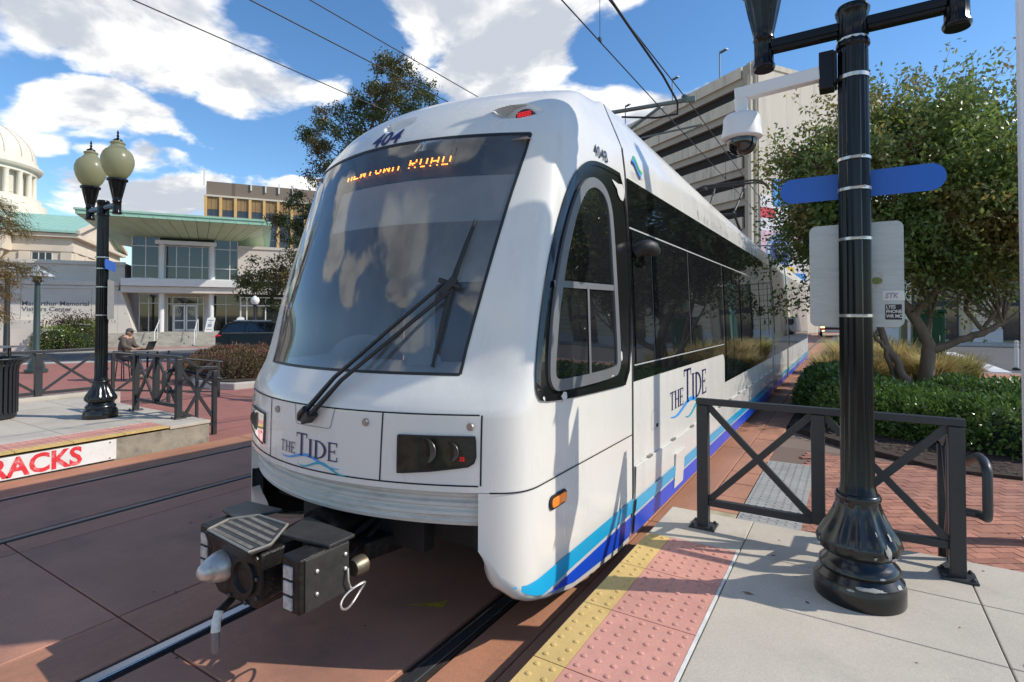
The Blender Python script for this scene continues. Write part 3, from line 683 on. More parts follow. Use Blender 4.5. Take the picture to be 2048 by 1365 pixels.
b = B(); b.grid([[W(x, front_y(x, z) + .09, z) for x in np.linspace(-.5, 1.0, 20)] for z in (2.71, 3.04)]); b.build('sun_blind', mat('sun_blind', (.50, .47, .45), .9, var=.1), tram)
b = B(); b.bb(XC - .05, XC + .5, 3.5, 3.62, 1.25, 2.35); b.bb(XC - .03, XC + .48, 3.45, 3.95, 1.25, 1.7); b.build('driver_seat', cd_, tram, bevel=.05)
b = B(); b.grid([[W(x, 2.75 + .2 * (z - 3.2) + y, z) for x in np.linspace(-1.1, 1.1, 6)] for y, z in ((.35, 3.28), (1.6, 3.3))]); b.build('cab_ceiling', ci, tram)
# wiper: two parallel arms and a blade
wm = mat('wiper_black', (.012, .012, .013), .45)
def off_(x, z, o): return fr(x, z, o)
w = B(); w.tube([off_(-.10, 1.405, .03), off_(-.045, 1.44, .05), off_(.0, 1.48, .06)], [.018, .034, .025], 10); w.bar(off_(-.03, 1.40, .035), off_(.045, 1.455, .05), .07, .04); wo = w.build('wiper', wm, tram, smooth=40)
for a, c in (((-.04, 1.44), (.765, 2.275)), ((.035, 1.445), (.80, 2.215))):
    b = B(); pts = [off_(a[0], a[1], .055), off_(a[0] + (c[0] - a[0]) * .25, a[1] + (c[1] - a[1]) * .25 - .01, .075), off_(a[0] + (c[0] - a[0]) * .62, a[1] + (c[1] - a[1]) * .62 + .01, .07), off_(c[0], c[1], .05)]; b.tube(pts, [.018, .014, .012, .012], 8); b.build('wiper_arm', wm, wo, smooth=40)
b = B(); b.bar(off_(.745, 2.20, .045), off_(.82, 2.30, .045), .05, .05); b.bar(off_(.72, 2.29, .045), off_(.86, 2.24, .045), .03, .03); b.build('wiper_joint', wm, wo, bevel=.006)
b = B(); b.tube([off_(.862, 2.69, .02), off_(.835, 2.5, .03), off_(.80, 2.27, .034), off_(.777, 2.0, .03), off_(.755, 1.755, .02)], [.008, .014, .02, .014, .007], 8); b.tube([off_(.866, 2.69, .012), off_(.80, 2.27, .014), off_(.757, 1.755, .012)], .007, 6); b.build('wiper_blade', rubber, wo, smooth=40)
# folded coupler under the nose
iron = mat('coupler_iron', (.022, .021, .020), .42, .55, var=.5, vscale=14, bump=.25, bscale=60, stain=(.10, .085, .07), sscale=9, samt=.5)
plate = mat('coupler_plate', (.062, .06, .058), .42, .5, var=.25, vscale=12, bump=.08, bscale=90, stain=(.03, .028, .025), sscale=8, samt=.5)
bright = mat('worn_steel', (.55, .53, .49), .42, .55, var=.2, vscale=20, stain=(.25, .17, .10), sscale=14, samt=.5)
sticker = mat('warning_sticker', (.46, .45, .42), .5, var=.35, vscale=30)
b = B(); b.tube([W(.02, 1.98, .66), W(.01, 2.2, .67), W(0, 2.3, .67)], [.11, .12, .12], 16); b.tube([W(0, 2.3, .67), W(0, 2.42, .67)], [.15, .15], 16); b.tube([W(0, 2.42, .67), W(0, 2.95, .64)], [.10, .12], 16)
cp = b.build('coupler', iron, tram, smooth=40)
B().prism([(-.23, .55), (-.16, .49), (.20, .49), (.25, .54), (.25, .80), (-.23, .80)], lambda x, z, d: W(x, d, z), 1.755, 2.02).build('head', iron, cp, bevel=.015)
b = B(); b.lathe([(.105, .03), (.105, -.012), (.085, -.012), (.07, .02), (.02, .025)], W(.10, 1.75, .645), 24, axis='y'); b.build('funnel', mat('funnel_black', (.006, .006, .006), .6), cp, smooth=40)
b = B(); b.lathe([(.09, .02), (.082, -.03), (.066, -.07), (.042, -.115), (.028, -.13), (.004, -.135)], W(-.11, 1.75, .655), 20, axis='y'); b.build('cone', bright, cp, smooth=40)
# top cover with worn tread stripes
cov = [(-.24, 1.74), (.23, 1.70), (.265, 1.80), (.15, 1.985), (-.13, 1.985), (-.255, 1.87)]
def zc(y): return .825 + (y - 1.70) * .12
b = B(); b.prism(cov, lambda x, y, d: W(x, y, zc(y) + d), -.02, .0); tc_ = b.build('cover', plate, cp, bevel=.006)
b = B(); b.prism([(-.25, 0), (.24, 0), (.24, -.06), (-.25, -.06)], lambda x, z, d: W(x, 1.735 + d - .04 * (x + .25) / .49 - z * .35, zc(1.72) - .003 + z), -.012, .0); b.build('cover_lip', iron, tc_)
for i, y in enumerate((1.752, 1.80, 1.848, 1.896, 1.94)):
    k = (y - 1.74) / .32; xl, xr = -.23 + .22 * max(0, k - .42), .235 - .26 * max(0, k - .3) - (.03 if i == 0 else 0)
    b = B(); b.add([W(xl, y, zc(y) + .002), W(xr, y - .03, zc(y - .03) + .002), W(xr, y - .008, zc(y - .008) + .002), W(xl, y + .022, zc(y + .022) + .002)], [(0, 1, 2, 3), (3, 2, 1, 0)]); b.build('tread_stripe', mat('tread_worn', (.36, .34, .29), .6, var=.35, vscale=25), tc_, fix=False)
b = B(); n = len(cov)
b.tube([W(x, y, zc(y) + .003) for x, y in cov], .008, 6, closed=True); b.build('cover_rim', mat('cover_rim', (.30, .28, .24), .5, .4), tc_)
for s in (1, -1):
    b = B(); b.prism([(s * .2, 1.90), (s * .52, 1.98), (s * .52, 2.16), (s * .12, 2.14)], lambda x, y, d: W(x, y, .865 - abs(x) * .07 + d), -.02, 0); b.build('wing_plate', plate, cp, bevel=.005)
    bx = B(); x0, x1 = (.36, .51) if s > 0 else (-.44, -.30); bx.bb(XC + x0, XC + x1, 1.80, 2.13, .52, .81); eb = bx.build('electric_box', iron, cp, bevel=.012)
    xo = x1 if s > 0 else x0; B().bb(XC + xo - .004, XC + xo + .008, 1.83, 2.12, .525, .80).build('side_plate', plate, eb, bevel=.004) if s > 0 else None
    for z in (.73, .65, .57): B().bb(XC + x0 + .03, XC + x0 + .10, 1.788, 1.80, z - .03, z + .035).build('sticker', sticker, eb, bevel=.003)
    if s > 0:
        for yy, zz in ((1.90, .72), (1.90, .60), (2.09, .74), (2.09, .66)): B().lathe([(.011, 0), (.011, .008), (.005, .012)], W(xo + .008, yy, zz), 8, axis='x').build('bolt', bright, eb)
        b = B(); b.lathe([(.045, -.01), (.055, .02), (.055, .07), (.04, .085)], W(xo - .02, 2.18, .62), 16, axis='y'); b.build('cable_plug', mat('plug_metal', (.20, .17, .12), .4, .7), eb, smooth=40)
        ring = [W(xo + .03 + .012 * math.sin(t * 2), 2.13 + .085 * math.cos(t), .50 + .038 * math.sin(t) + .03 * math.cos(t)) for t in np.linspace(0, 2 * math.pi, 24, endpoint=False)]
        b = B(); b.tube(ring, .007, 6, closed=True); b.tube([W(xo + .02, 2.10, .66), W(xo + .035, 2.09, .60), W(xo + .03, 2.11, .55), W(xo + .03, 2.13, .535)], .006, 6); b.build('pull_ring', bright, cp, smooth=60)
b = B(); b.tube([W(-.10, 1.86, .50), W(-.07, 1.78, .46), W(-.045, 1.70, .44), W(-.03, 1.675, .40)], .022, 10); o = b.build('guide_horn', iron, cp, smooth=50)
B().tube([W(-.045, 1.698, .441), W(-.03, 1.674, .40), W(-.02, 1.665, .35)], .024, 10).build('horn_paint', mat('horn_white', (.66, .65, .60), .5, var=.2, vscale=30), o, smooth=50)
B().tube([W(-.02, 1.665, .35), W(-.005, 1.655, .26), W(-.003, 1.653, .245)], [.022, .022, .012], 10).build('horn_tip', mat('horn_grey', (.20, .21, .21), .35, .3), o, smooth=50)
for k in range(10):
    x_, z_ = [(-.2, .77), (-.2, .68), (-.2, .58), (.22, .77), (.22, .66), (.22, .56), (-.05, .78), (.08, .78), (-.03, .51), (.12, .51)][k]; B().lathe([(.013, .01), (.013, -.008), (.007, -.012)], W(x_, 1.752, z_), 6, axis='y').build('bolt', plate, cp)
for k in range(4): B().tube([W(.30 + .03 * k, 2.14, .70 - .03 * k), W(.24 - .05 * k, 2.3, .60 - .04 * k), W(.16 - .02 * k, 2.5, .66 - .03 * k), W(.2, 2.85, .8)], .009 + .003 * (k % 2), 7).build('cable', rubber, cp, smooth=50)
B().tube([W(-.36, 2.1, .74), W(-.3, 2.25, .60), W(-.12, 2.4, .55), W(.1, 2.5, .6)], .014, 8).build('cable', rubber, cp, smooth=50)
for s in (-1, 1): B().tube([W(s * .16, 2.1, .62), W(s * .2, 2.3, .5), W(s * .22, 2.55, .62), W(s * .2, 2.8, .72)], .016, 8).build('air_hose', rubber, cp, smooth=50)
b = B(); b.prism([(-.3, 2.45), (.3, 2.45), (.4, 2.9), (-.4, 2.9)], lambda x, y, d: W(x, y, d), .50, .62); b.build('draft_bracket', iron, cp, bevel=.02)
# ---------------------------------------------------------------- ground, tracks, paving
pav = mat('base_ground', (.20, .15, .12), .9, var=.15, vscale=.4, bump=.1)
struct(B().bb(-700, 700, -500, 900, -2.0, -.05).build('ground', pav))
trk = mat('track_concrete', (.42, .20, .13), .82, grain=.2, var=.2, vscale=1.1, bump=.10, bscale=160, stain=(.225, .12, .09), sscale=.8, samt=.7, rnd=.06)
trk2 = mat('track_band', (.42, .195, .115), .8, grain=.16, var=.18, vscale=2.5, bump=.12, bscale=160, stain=(.23, .115, .075), sscale=1.5, samt=.6, rnd=.05, stretch=(1, .25, 1))
steel = mat('rail_steel', (.34, .36, .40), .26, .9, var=.15, vscale=3, stretch=(1, .1, 1)); steel_f = mat('rail_steel_worn', (.17, .15, .14), .45, .7, var=.3, vscale=4, stretch=(1, .1, 1)); groove = mat('rail_groove', (.035, .022, .017), .9, var=.3, vscale=10, bump=.2)
bed = struct(B().bb(-8.94, -1.372, -12, 70, -.049, -.04).build('track_bed', mat('track_bed', (.04, .025, .02), .95)))
strips = [(-8.92, -8.20, trk2), (-8.04, -6.70, trk), (-6.54, -6.19, trk2), (-6.18, -4.30, trk), (-4.29, -3.76, trk2), (-3.575, -2.245, trk), (-2.06, -1.74, trk2), (-1.73, -1.376, trk2)]
for x0, x1, m in strips:
    edges = [-12, -5.5, -1.9] + [1.75 + 3.65 * k for k in range(12)] + [70]
    for a, b_ in zip(edges, edges[1:]):
        B().bb(x0, x1, a + .006, b_ - .006, -.038, 0.0).build('track_slab', m, bed, bevel=.006, seg=1)
for x, lab in ((-8.12, 'far rail of the far track beside the warning sign'), (-6.62, 'rail of the far track nearest the tram'), (-3.67, 'shiny rail in front of the coupler on the near track'), (-2.15, 'rail of the near track closest to the tactile platform edge')):
    s = 1 if x in (-8.12, -3.67) else -1
    t = tag(B().bb(x - .045 * s if s > 0 else x - .032, x + .032 if s > 0 else x + .045, -12, 70, -.03, .006).build('track_rail', steel if x > -5 else steel_f, bevel=.006), lab, 'rail', 'track rails')
    B().bb(min(x + .034 * s, x + .088 * s), max(x + .034 * s, x + .088 * s), -12, 70, -.038, -.022).build('flangeway', groove, t)
    B().bb(min(x - .05 * s, x - .076 * s), max(x - .05 * s, x - .076 * s), -12, 70, -.038, -.004).build('rail_seal', groove, t)
b = B(); b.add([(-2.72, 2.90, .004), (-2.47, 3.02, .004), (-2.50, 3.12, .004), (-2.53, 3.06, .004)], [(0, 1, 2, 3)]); b.build('paint_mark', mat('yellow_paint', (.55, .36, .04), .7, var=.4, vscale=25), bed)

conc = mat('platform_concrete', (.50, .445, .365), .85, var=.09, vscale=1.7, grain=.13, bump=.14, bscale=220, stain=(.31, .28, .25), sscale=1.6, samt=.42, rnd=.05)
concd = mat('platform_side', (.30, .27, .21), .9, var=.25, vscale=5, bump=.2, bscale=60, stain=(.11, .10, .08), sscale=3.2, samt=.75)
yel = mat('tactile_yellow', (.60, .415, .15), .72, grain=.10, var=.12, vscale=4, bump=.1, bscale=150, stain=(.40, .27, .09), sscale=3, samt=.45, rnd=.05)
redt = mat('tactile_red', (.57, .275, .215), .78, grain=.10, var=.10, vscale=4, bump=.1, bscale=150, stain=(.36, .17, .14), sscale=3, samt=.4, rnd=.05)
caulk = mat('caulk_white', (.66, .65, .61), .7, var=.2, vscale=12)
def tile_mesh(name, w, l, nx, ny, m):
    b = B(); b.bb(-w / 2, w / 2, -l / 2, l / 2, -.02, 0)
    for i in range(nx):
        for j in range(ny):
            x = (i + .5) * w / nx - w / 2; y = (j + .5) * l / ny - l / 2; prev = None
            for r, z in ((.0165, 0), (.0145, .0045), (.009, .0075)):
                ring = [len(b.v) + k for k in range(8)]; b.v += [(x + r * math.cos(k * math.pi / 4), y + r * math.sin(k * math.pi / 4), z) for k in range(8)]
                if prev: b.f += [(prev[k], prev[(k + 1) % 8], ring[(k + 1) % 8], ring[k]) for k in range(8)]
                prev = ring
            b.f.append(tuple(prev))
    return b.mesh(name, m, smooth=35)
def platform(x_edge, inward, mirror_name, ys, joints, xcols, ymin, yend=4.93, xmax=8.0):
    s = inward
    base = struct(B().bb(min(x_edge + .02 * s, x_edge + xmax * s), max(x_edge + .02 * s, x_edge + xmax * s), ymin, yend - .01, -.04, .30).build(mirror_name, concd))
    ylow = ys[-1]
    for k, (a, b_) in enumerate(zip(ys, ys[1:])):
        place(tm_y, 'edge_tile', base, (x_edge + .088 * s, (a + b_) / 2, .353)); place(tm_r, 'tactile_tile', base, (x_edge + .415 * s, (a + b_) / 2, .353))
    B().bb(min(x_edge + .655 * s, x_edge + .672 * s), max(x_edge + .655 * s, x_edge + .672 * s), ylow, ys[0], .30, .3535).build('joint_filler', caulk, base)
    xa = x_edge + .675 * s
    B().bb(min(x_edge, x_edge + .66 * s), max(x_edge, x_edge + .673 * s), ys[0] + .006, yend, .301, .352).build('paving_slab', conc, base, bevel=.008)
    for (a, b_) in zip(joints, joints[1:]):
        cols = [xa] + xcols
        for c, d in zip(cols, cols[1:]): B().bb(min(c, d) + .003, max(c, d) - .003, a + .003, b_ - .003, .301, .352).build('paving_slab', conc, base, bevel=.006)
    return base
tm_y = tile_mesh('edge_tile', .174, .603, 2, 7, yel); tm_r = tile_mesh('tactile_tile', .474, .603, 6, 7, redt)
ysR = [4.235 - .61 * k for k in range(16)]
plR = platform(-1.375, 1, 'platform_right', ysR, [-7, -4.5, -2, -.6, .9, 2.1, 3.56, 4.24, 4.93], [.65, 2.1, 3.6, 6.5], -7)
ysL = [4.3 - .61 * k for k in range(16)]
plL = platform(-8.94, -1, 'platform_left', ysL, [-7, -4.5, -2, .0, 1.6, 3.2, 4.24, 4.93], [-11.2, -12.8, -14.4], -7, xmax=5.6)
# concrete nosing overhang and warning board on the left platform
sg = thing('warning_sign', 'long white board with red TRACKS lettering on the left platform wall', 'sign', (-8.93, 2.3, 0))
B().bb(-8.955, -8.925, .6, 3.58, .022, .298).build('board', mat('sign_white', (.74, .73, .70), .45, var=.06, vscale=6, stain=(.45, .40, .36), sscale=7, samt=.45, coat=.2), sg, bevel=.004)
b = B(); lettering(b, 'TRACKS', lambda x, y: (-8.921, 2.02 + x * .93, .052 + y), .335, offset=.010, space=1.0); o = b.build('lettering', mat('sign_red', (.70, .035, .05), .45, stain=(.72, .45, .42), sscale=9, samt=.8), sg)
for y in (.66, 3.50):
    for z in (.05, .27): B().lathe([(.01, 0), (.01, .008)], (-8.925, y, z), 8, axis='x').build('screw', steel, sg)
# right hand paving: bricks, grey tactile mat, stone edging, mulch bed
brick_m = mat('paving_brick', (.40, .175, .115), .85, grain=.12, var=.12, vscale=9, bump=.15, bscale=120, rnd=.24, stain=(.24, .13, .10), sscale=4, samt=.4)
brick_s = mat('paving_brick_far', (.36, .165, .115), .85, var=.14, vscale=2.5, bump=.15, bscale=120, island=.24, stain=(.24, .13, .10), sscale=1.5, samt=.4)
struct(B().bb(-1.36, 14, 4.935, 9.6, -.049, -.02).build('brick_path', mat('brick_joint', (.16, .11, .085), .95)))
path = bpy.data.objects['brick_path']
bm_ = B().box((0, 0, 0), (.196, .096, .05)).mesh('brick', brick_m)
cand = []; ang = RAD(33); ca, sa = math.cos(ang), math.sin(ang)
for i in range(-60, 90):
    for j in range(-60, 120):
        u = i * .204 + (j % 2) * .102; v = j * .104; x = .9 + u * ca - v * sa; y = 6.6 + u * sa + v * ca
        if -.55 < x < 9 and 5.06 < y < 9.3: cand.append((x, y))
cand.sort(key=lambda q: math.hypot(q[0] - 1.0, q[1] - 6.2))
rng = random.Random(4)
for k, (x, y) in enumerate(cand[:300]):
    o = place(bm_, 'brick', path, (x, y, -.021 + rng.uniform(-.0025, .0025)), ang)
b = B()
for x, y in cand[300:]: b.box((x, y, -.021 + rng.uniform(-.0025, .0025)), (.196, .096, .05), ang)
b.build('brick_field', brick_s, path, fix=False)['kind'] = 'stuff'
gt = mat('tactile_grey', (.30, .30, .28), .75, var=.12, vscale=5, stain=(.2, .19, .17), sscale=3, samt=.4, rnd=.06)
tg = tile_mesh('tactile_mat', .57, .603, 7, 7, gt); mats_ = struct(B().bb(-1.0, -.42, 5.0, 8.5, -.03, .006).build('mat_bed', gt))
for k in range(5): place(tg, 'tactile_mat', mats_, (-.71, 5.7 + .61 * k, .014))
ston = mat('edging_stone', (.40, .35, .22), .85, var=.2, vscale=6, bump=.2, stain=(.22, .19, .15), sscale=5, samt=.5, rnd=.1)
eg = struct(B().bb(-1.37, -1.01, 4.94, 30, -.045, -.02).build('stone_edging', ston))
for k in range(28): B().bb(-1.365, -1.012, 4.95 + k * .55, 5.49 + k * .55, -.03, .0 + rng.uniform(-.003, .003)).build('edging_stone', trk2 if k > 1 else ston, eg, bevel=.006, seg=1)
mulch = mat('mulch', (.055, .036, .027), .95, var=.5, vscale=18, bump=1.0, bscale=60)
b = B(); nn = 40; rows = []
outl = [(-.98, 11.2), (-.35, 10.4), (.3, 9.75), (1.1, 9.1), (2.4, 9.2), (7, 9.6), (9, 11), (9, 19), (5, 23), (0, 25), (-.95, 25)]
b.prism(outl, lambda x, y, d: (x, y, d), -.045, .05); bedR = b.build('planting_bed', mulch); struct(bedR)
chip = B(); rg = random.Random(9)
for k in range(2600):
    x, y = rg.uniform(-.9, 4), rg.uniform(9.2, 13.5)
    if y < 9.2 + max(0, (1.1 - x)) * 1.05: continue
    a = rg.uniform(0, 3.14); l = rg.uniform(.015, .05); w_ = rg.uniform(.006, .016); z = .052 + rg.uniform(0, .02); c, s_ = math.cos(a), math.sin(a)
    chip.add([(x - l * c - w_ * s_, y - l * s_ + w_ * c, z), (x + l * c - w_ * s_, y + l * s_ + w_ * c, z + rg.uniform(-.006, .012)), (x + l * c + w_ * s_, y + l * s_ - w_ * c, z + .003), (x - l * c + w_ * s_, y - l * s_ - w_ * c, z + rg.uniform(-.004, .01))], [(0, 1, 2, 3)])
chip.build('bark_chips', mat('bark_chip', (.085, .055, .04), .9, island=.6), bedR, fix=False)['kind'] = 'stuff'
# a few fallen leaves and grit on the platform and paving
lf = B(); rg = random.Random(12)
for k in range(150):
    if k < 70: x, y, z = rg.uniform(-.7, 3), rg.uniform(1.6, 4.9), .3535
    elif k < 120: x, y, z = rg.uniform(-.4, 3), rg.uniform(5.1, 9), .008
    else: x, y, z = rg.uniform(-6, -1.5), rg.uniform(1.2, 4.5), .002
    a = rg.uniform(0, 6.28); l = rg.uniform(.008, .026) * (1 if k % 4 else 1.5); w_ = l * rg.uniform(.3, .6); c, s_ = math.cos(a), math.sin(a)
    lf.add([(x - l * c, y - l * s_, z), (x - w_ * s_, y + w_ * c, z + rg.uniform(.001, .006)), (x + l * c, y + l * s_, z + rg.uniform(0, .004)), (x + w_ * s_, y - w_ * c, z + rg.uniform(0, .003))], [(0, 1, 2, 3)])
tag(lf.build('fallen_leaves', mat('dead_leaf', (.13, .085, .05), .8, island=.6), fix=False), 'scattered small dead leaves and grit on the paving', 'leaves', kind='stuff')
# roads, kerbs and crossings beyond
asph = mat('asphalt', (.10, .098, .096), .9, var=.12, vscale=.7, bump=.15, bscale=120, stain=(.065, .064, .063), sscale=.5, samt=.6)
wl = mat('road_paint', (.70, .70, .68), .75, var=.12, vscale=3); kerb_m = mat('kerb_concrete', (.44, .41, .37), .85, var=.12, vscale=2, bump=.1)
plz = mat('plaza_brick', (.34, .135, .105), .85, var=.12, vscale=1.2, bump=.12, bscale=60, stain=(.22, .11, .09), sscale=.7, samt=.5)
road = struct(B().bb(-1.3, 60, 24.5, 47.5, -.049, -.03).build('road', asph)); 
for x0, x1, y0, y1 in ((4.4, 5.0, 26.4, 39.0), (2.2, 2.55, 26.4, 39)): B().bb(x0, x1, y0, y1, -.04, -.024).build('crossing_line', wl, road)
B().bb(2.56, 4.39, 26.4, 39.0, -.04, -.0255).build('crossing_brick', plz, road)
struct(B().bb(1.0, 40, 22.6, 24.6, -.049, .06).build('brick_pavement', mat('pavement_orange', (.45, .19, .12), .85, var=.12, vscale=2, bump=.12)))
B().bb(-1.3, 60, 24.6, 24.85, -.05, .075).build('kerb', kerb_m, road, bevel=.02); B().bb(-1.3, 60, 47.4, 47.7, -.05, .11).build('kerb', kerb_m, road, bevel=.02)
struct(B().bb(-1.3, 60, 47.7, 60, -.049, .09).build('pavement', kerb_m))
struct(B().bb(-30, -1.2, 58, 66, -.049, -.03).build('cross_road', asph))
# ---------------------------------------------------------------- platform lamps
lampm = mat('lamp_black', (.0045, .005, .0055), .22, spec=.32)
chipm = mat('lamp_base_black', (.006, .0065, .007), .24, spec=.5, bump=.03, bscale=30, coat=.2)
band_m = mat('steel_band', (.55, .54, .50), .3, .85)
def globe_mat():
    m = bpy.data.materials.new('lamp_globe'); m.use_nodes = True; N = m.node_tree.nodes; L = m.node_tree.links; b = N['Principled BSDF']
    b.inputs['Base Color'].default_value = (.40, .40, .27, 1); b.inputs['Roughness'].default_value = .28
    t = N.new('ShaderNodeBsdfTranslucent'); t.inputs[0].default_value = (.55, .55, .33, 1); ms = N.new('ShaderNodeMixShader'); ms.inputs[0].default_value = .55
    L.new(b.outputs[0], ms.inputs[1]); L.new(t.outputs[0], ms.inputs[2]); L.new(ms.outputs[0], N['Material Output'].inputs[0]); return m
globe_m = globe_mat()
LX, LY = .03, 3.99
LK = .83        # slimness of the whole post
def make_lamp():
    t = thing('platform_lamp', 'black fluted lamp post on the right platform carrying camera, blue blade and grey sign', 'lamp post', (LX, LY, .35))
    c = (LX, LY, .352)
    B().lathe([(.0, 0), (.29, 0), (.295, .01), (.295, .10), (.285, .115), (.285, .13), (.27, .145), (.25, .165), (.262, .185), (.258, .205), (.235, .225), (.215, .245), (.205, .26)], c, 48, k=LK).build('plinth', chipm, t, smooth=35)
    B().lathe([(.205, .26, 0), (.235, .275, .004), (.262, .30, .008), (.268, .33, .010), (.255, .365, .010), (.225, .41, .010), (.19, .46, .009), (.162, .51, .007), (.145, .555, .004), (.14, .585, 0), (.148, .595, 0), (.15, .61, 0), (.142, .625, 0), (.13, .632, 0)], c, 64, flute=12, k=LK).build('bell_base', chipm, t, smooth=40)
    B().lathe([(.128, .63, 0), (.118, .66, .0), (.106, .69, .004), (.103, 1.2, .0045), (.098, 2.6, .0045), (.094, 3.38, .0045), (.096, 3.40, 0)], c, 64, flute=16, k=LK).build('shaft', lampm, t, smooth=45)
    B().lathe([(.096, 3.395, 0), (.112, 3.41, 0), (.112, 3.43, 0), (.10, 3.45, .003), (.10, 3.60, .003), (.112, 3.62, 0), (.116, 3.64, 0), (.10, 3.665, 0), (.02, 3.675, 0)], c, 48, flute=12, k=LK).build('capital', lampm, t, smooth=40)
    for s in (-1, 1):
        b = B(); x0, x1 = LX + s * .075, LX + s * .46
        b.bar((x0, LY, 3.885), (x1, LY, 3.885),   .075, .085); a = b.build('arm', lampm, t, bevel=.012)
        b = B(); b.bar((x0, LY - .04, 3.885), (x1, LY - .04, 3.885), .012, .035); b.bar((x0, LY + .04, 3.885), (x1, LY + .04, 3.885), .012, .035); b.build('arm_rib', lampm, a, bevel=.004)
        cc = (LX + s * .51, LY, 0)
        B().lathe([(.03, 3.735, 0), (.075, 3.735, 0), (.085, 3.75, 0), (.085, 3.765, 0), (.07, 3.785, .003), (.07, 3.93, .003), (.082, 3.945, 0), (.075, 3.965, 0), (.085, 4.02, .004), (.11, 4.12, .005), (.14, 4.24, .005), (.15, 4.275, 0), (.178, 4.285, 0), (.178, 4.315, 0), (.15, 4.32, 0)], cc, 48, flute=12, k=LK).build('lamp_cup', lampm, t, smooth=40)
        g = B().lathe([(.10, 4.315), (.14, 4.33), (.205, 4.40), (.255, 4.49), (.282, 4.58), (.280, 4.66), (.25, 4.74), (.205, 4.79), (.17, 4.805), (.155, 4.825), (.12, 4.86), (.11, 4.885), (.128, 4.90), (.128, 4.915), (.09, 4.935), (.06, 4.955)], cc, 40, k=LK).build('globe', globe_m, t, smooth=40)
        B().lathe([(.08, 4.94), (.075, 4.965), (.03, 4.985), (.014, 5.01), (.026, 5.03), (.012, 5.05), (.02, 5.075), (.005, 5.13)], cc, 16, k=LK).build('finial', lampm, g, smooth=40)
    return t
lamp = make_lamp()
lampL = copy_tree(lamp, Matrix.Translation((-10.75, .07, 0)), 'black twin globe lamp post with yellowish acorn globes on the left platform')
for o in (lamp, lampL): o['group'] = 'twin globe platform lamps'
# paint worn off the bell of the near lamp
b = B(); rg = random.Random(3)
def bell(an, z):
    r = float(np.interp(z, [.0, .10, .115, .13, .145, .165, .185, .205, .26, .30, .33, .365, .41, .46, .51], [.295, .295, .285, .285, .27, .25, .262, .258, .205, .27, .278, .265, .235, .199, .169])) * LK + .002
    return (LX + r * math.cos(an), LY + r * math.sin(an), .352 + z)
for a0, z0, w_, h_, ir in ((-1.30, .135, .42, .014, .5), (-.85, .35, .10, .045, .6), (-.70, .305, .14, .02, .7), (-1.0, .195, .10, .008, .5), (-.62, .42, .05, .03, .5), (-1.75, .115, .10, .012, .6), (-1.2, .318, .05, .012, .6), (-1.05, .44, .03, .015, .5), (-.5, .14, .12, .015, .5)):
    b = B(); n = 14; P = [(a0 + w_ * math.cos(k * 2 * math.pi / n) * rg.uniform(1 - ir, 1), z0 + h_ * math.sin(k * 2 * math.pi / n) * rg.uniform(1 - ir, 1)) for k in range(n)]
    tri = geometry.tessellate_polygon([[Vector((p[0], p[1], 0)) for p in P]]); mapped_polys(b, [[P[i] for i in q] for q in tri], bell, .04); b.build('bare_patch', mat('bare_metal', (.34, .33, .30), .6, var=.2, vscale=30), lamp)
# blade sign, grey sign and camera strapped to the near lamp
ss = thing('street_blade_sign', 'blank blue rounded blade sign strapped across the near lamp post', 'sign', (LX, LY + .11, 2.9))
blu = mat('sign_blue', (.012, .115, .50), .38, var=.04, vscale=6)
pl = rrect(-.448, .448, -.083, .083, .081, 8); B().prism(pl, lambda x, z, d: (LX + .02 + x, LY + d, 2.915 + z), .112, .117).build('blade', blu, ss)
gs = thing('parking_sign', 'bare grey back of a square metal sign with stickers on the near lamp post', 'sign', (LX, LY + .12, 2.0))
alu = mat('sign_back', (.44, .44, .43), .42, .55, var=.08, vscale=14, stain=(.34, .33, .32), sscale=3, samt=.5, stretch=(1, 1, 8))
B().prism(rrect(-.256, .256, -.332, .332, .042, 5), lambda x, z, d: (LX + .0 + x, LY + d, 2.335 + z), .12, .124).build('panel', alu, gs)
st = lambda x, z: (LX + x * .85, LY + .1185, 2.335 + z)
b = B(); b.quad(st(.185, -.285), st(.285, -.285), st(.285, -.19), st(.185, -.19)); o = b.build('sticker', mat('sticker_black', (.02, .02, .02), .6), gs, fix=False)
b = B(); q = mat('sticker_pale', (.68, .66, .62), .6)
for i, tx in enumerate(('LYES', 'PHONE', 'WR MC')): lettering(b, tx, lambda x, y, i=i: (LX + .162 + x * .85, LY + .117, 2.335 - .215 - i * .029 + y), .029, offset=.0006, space=.95)
b.build('sticker_lettering', q, o, fix=False)
b = B(); b.quad(st(.17, -.165), st(.305, -.165), st(.30, -.105), st(.17, -.105)); o = b.build('sticker', q, gs, fix=False)
b = B(); lettering(b, 'STK', lambda x, y: (LX + .157 + x * .85, LY + .117, 2.335 - .15 + y), .045, offset=.001, shear=.2); b.build('sticker_lettering', mat('sticker_scrawl', (.28, .27, .34), .6), o, fix=False)
b = B(); b.quad(st(.10, -.085), st(.175, -.09), st(.178, .005), st(.12, .015), st(.10, -.01)); o = b.build('sticker', mat('sticker_torn', (.52, .50, .45), .7, var=.2, vscale=40), gs, fix=False)
B().add([(LX + .115 + .03 * math.cos(a), LY + .117, 2.335 - .04 + .022 * math.sin(a)) for a in np.linspace(0, 6.28, 14, endpoint=False)], [tuple(range(14))]).build('sticker_print', mat('sticker_olive', (.20, .21, .05), .6), o, fix=False)
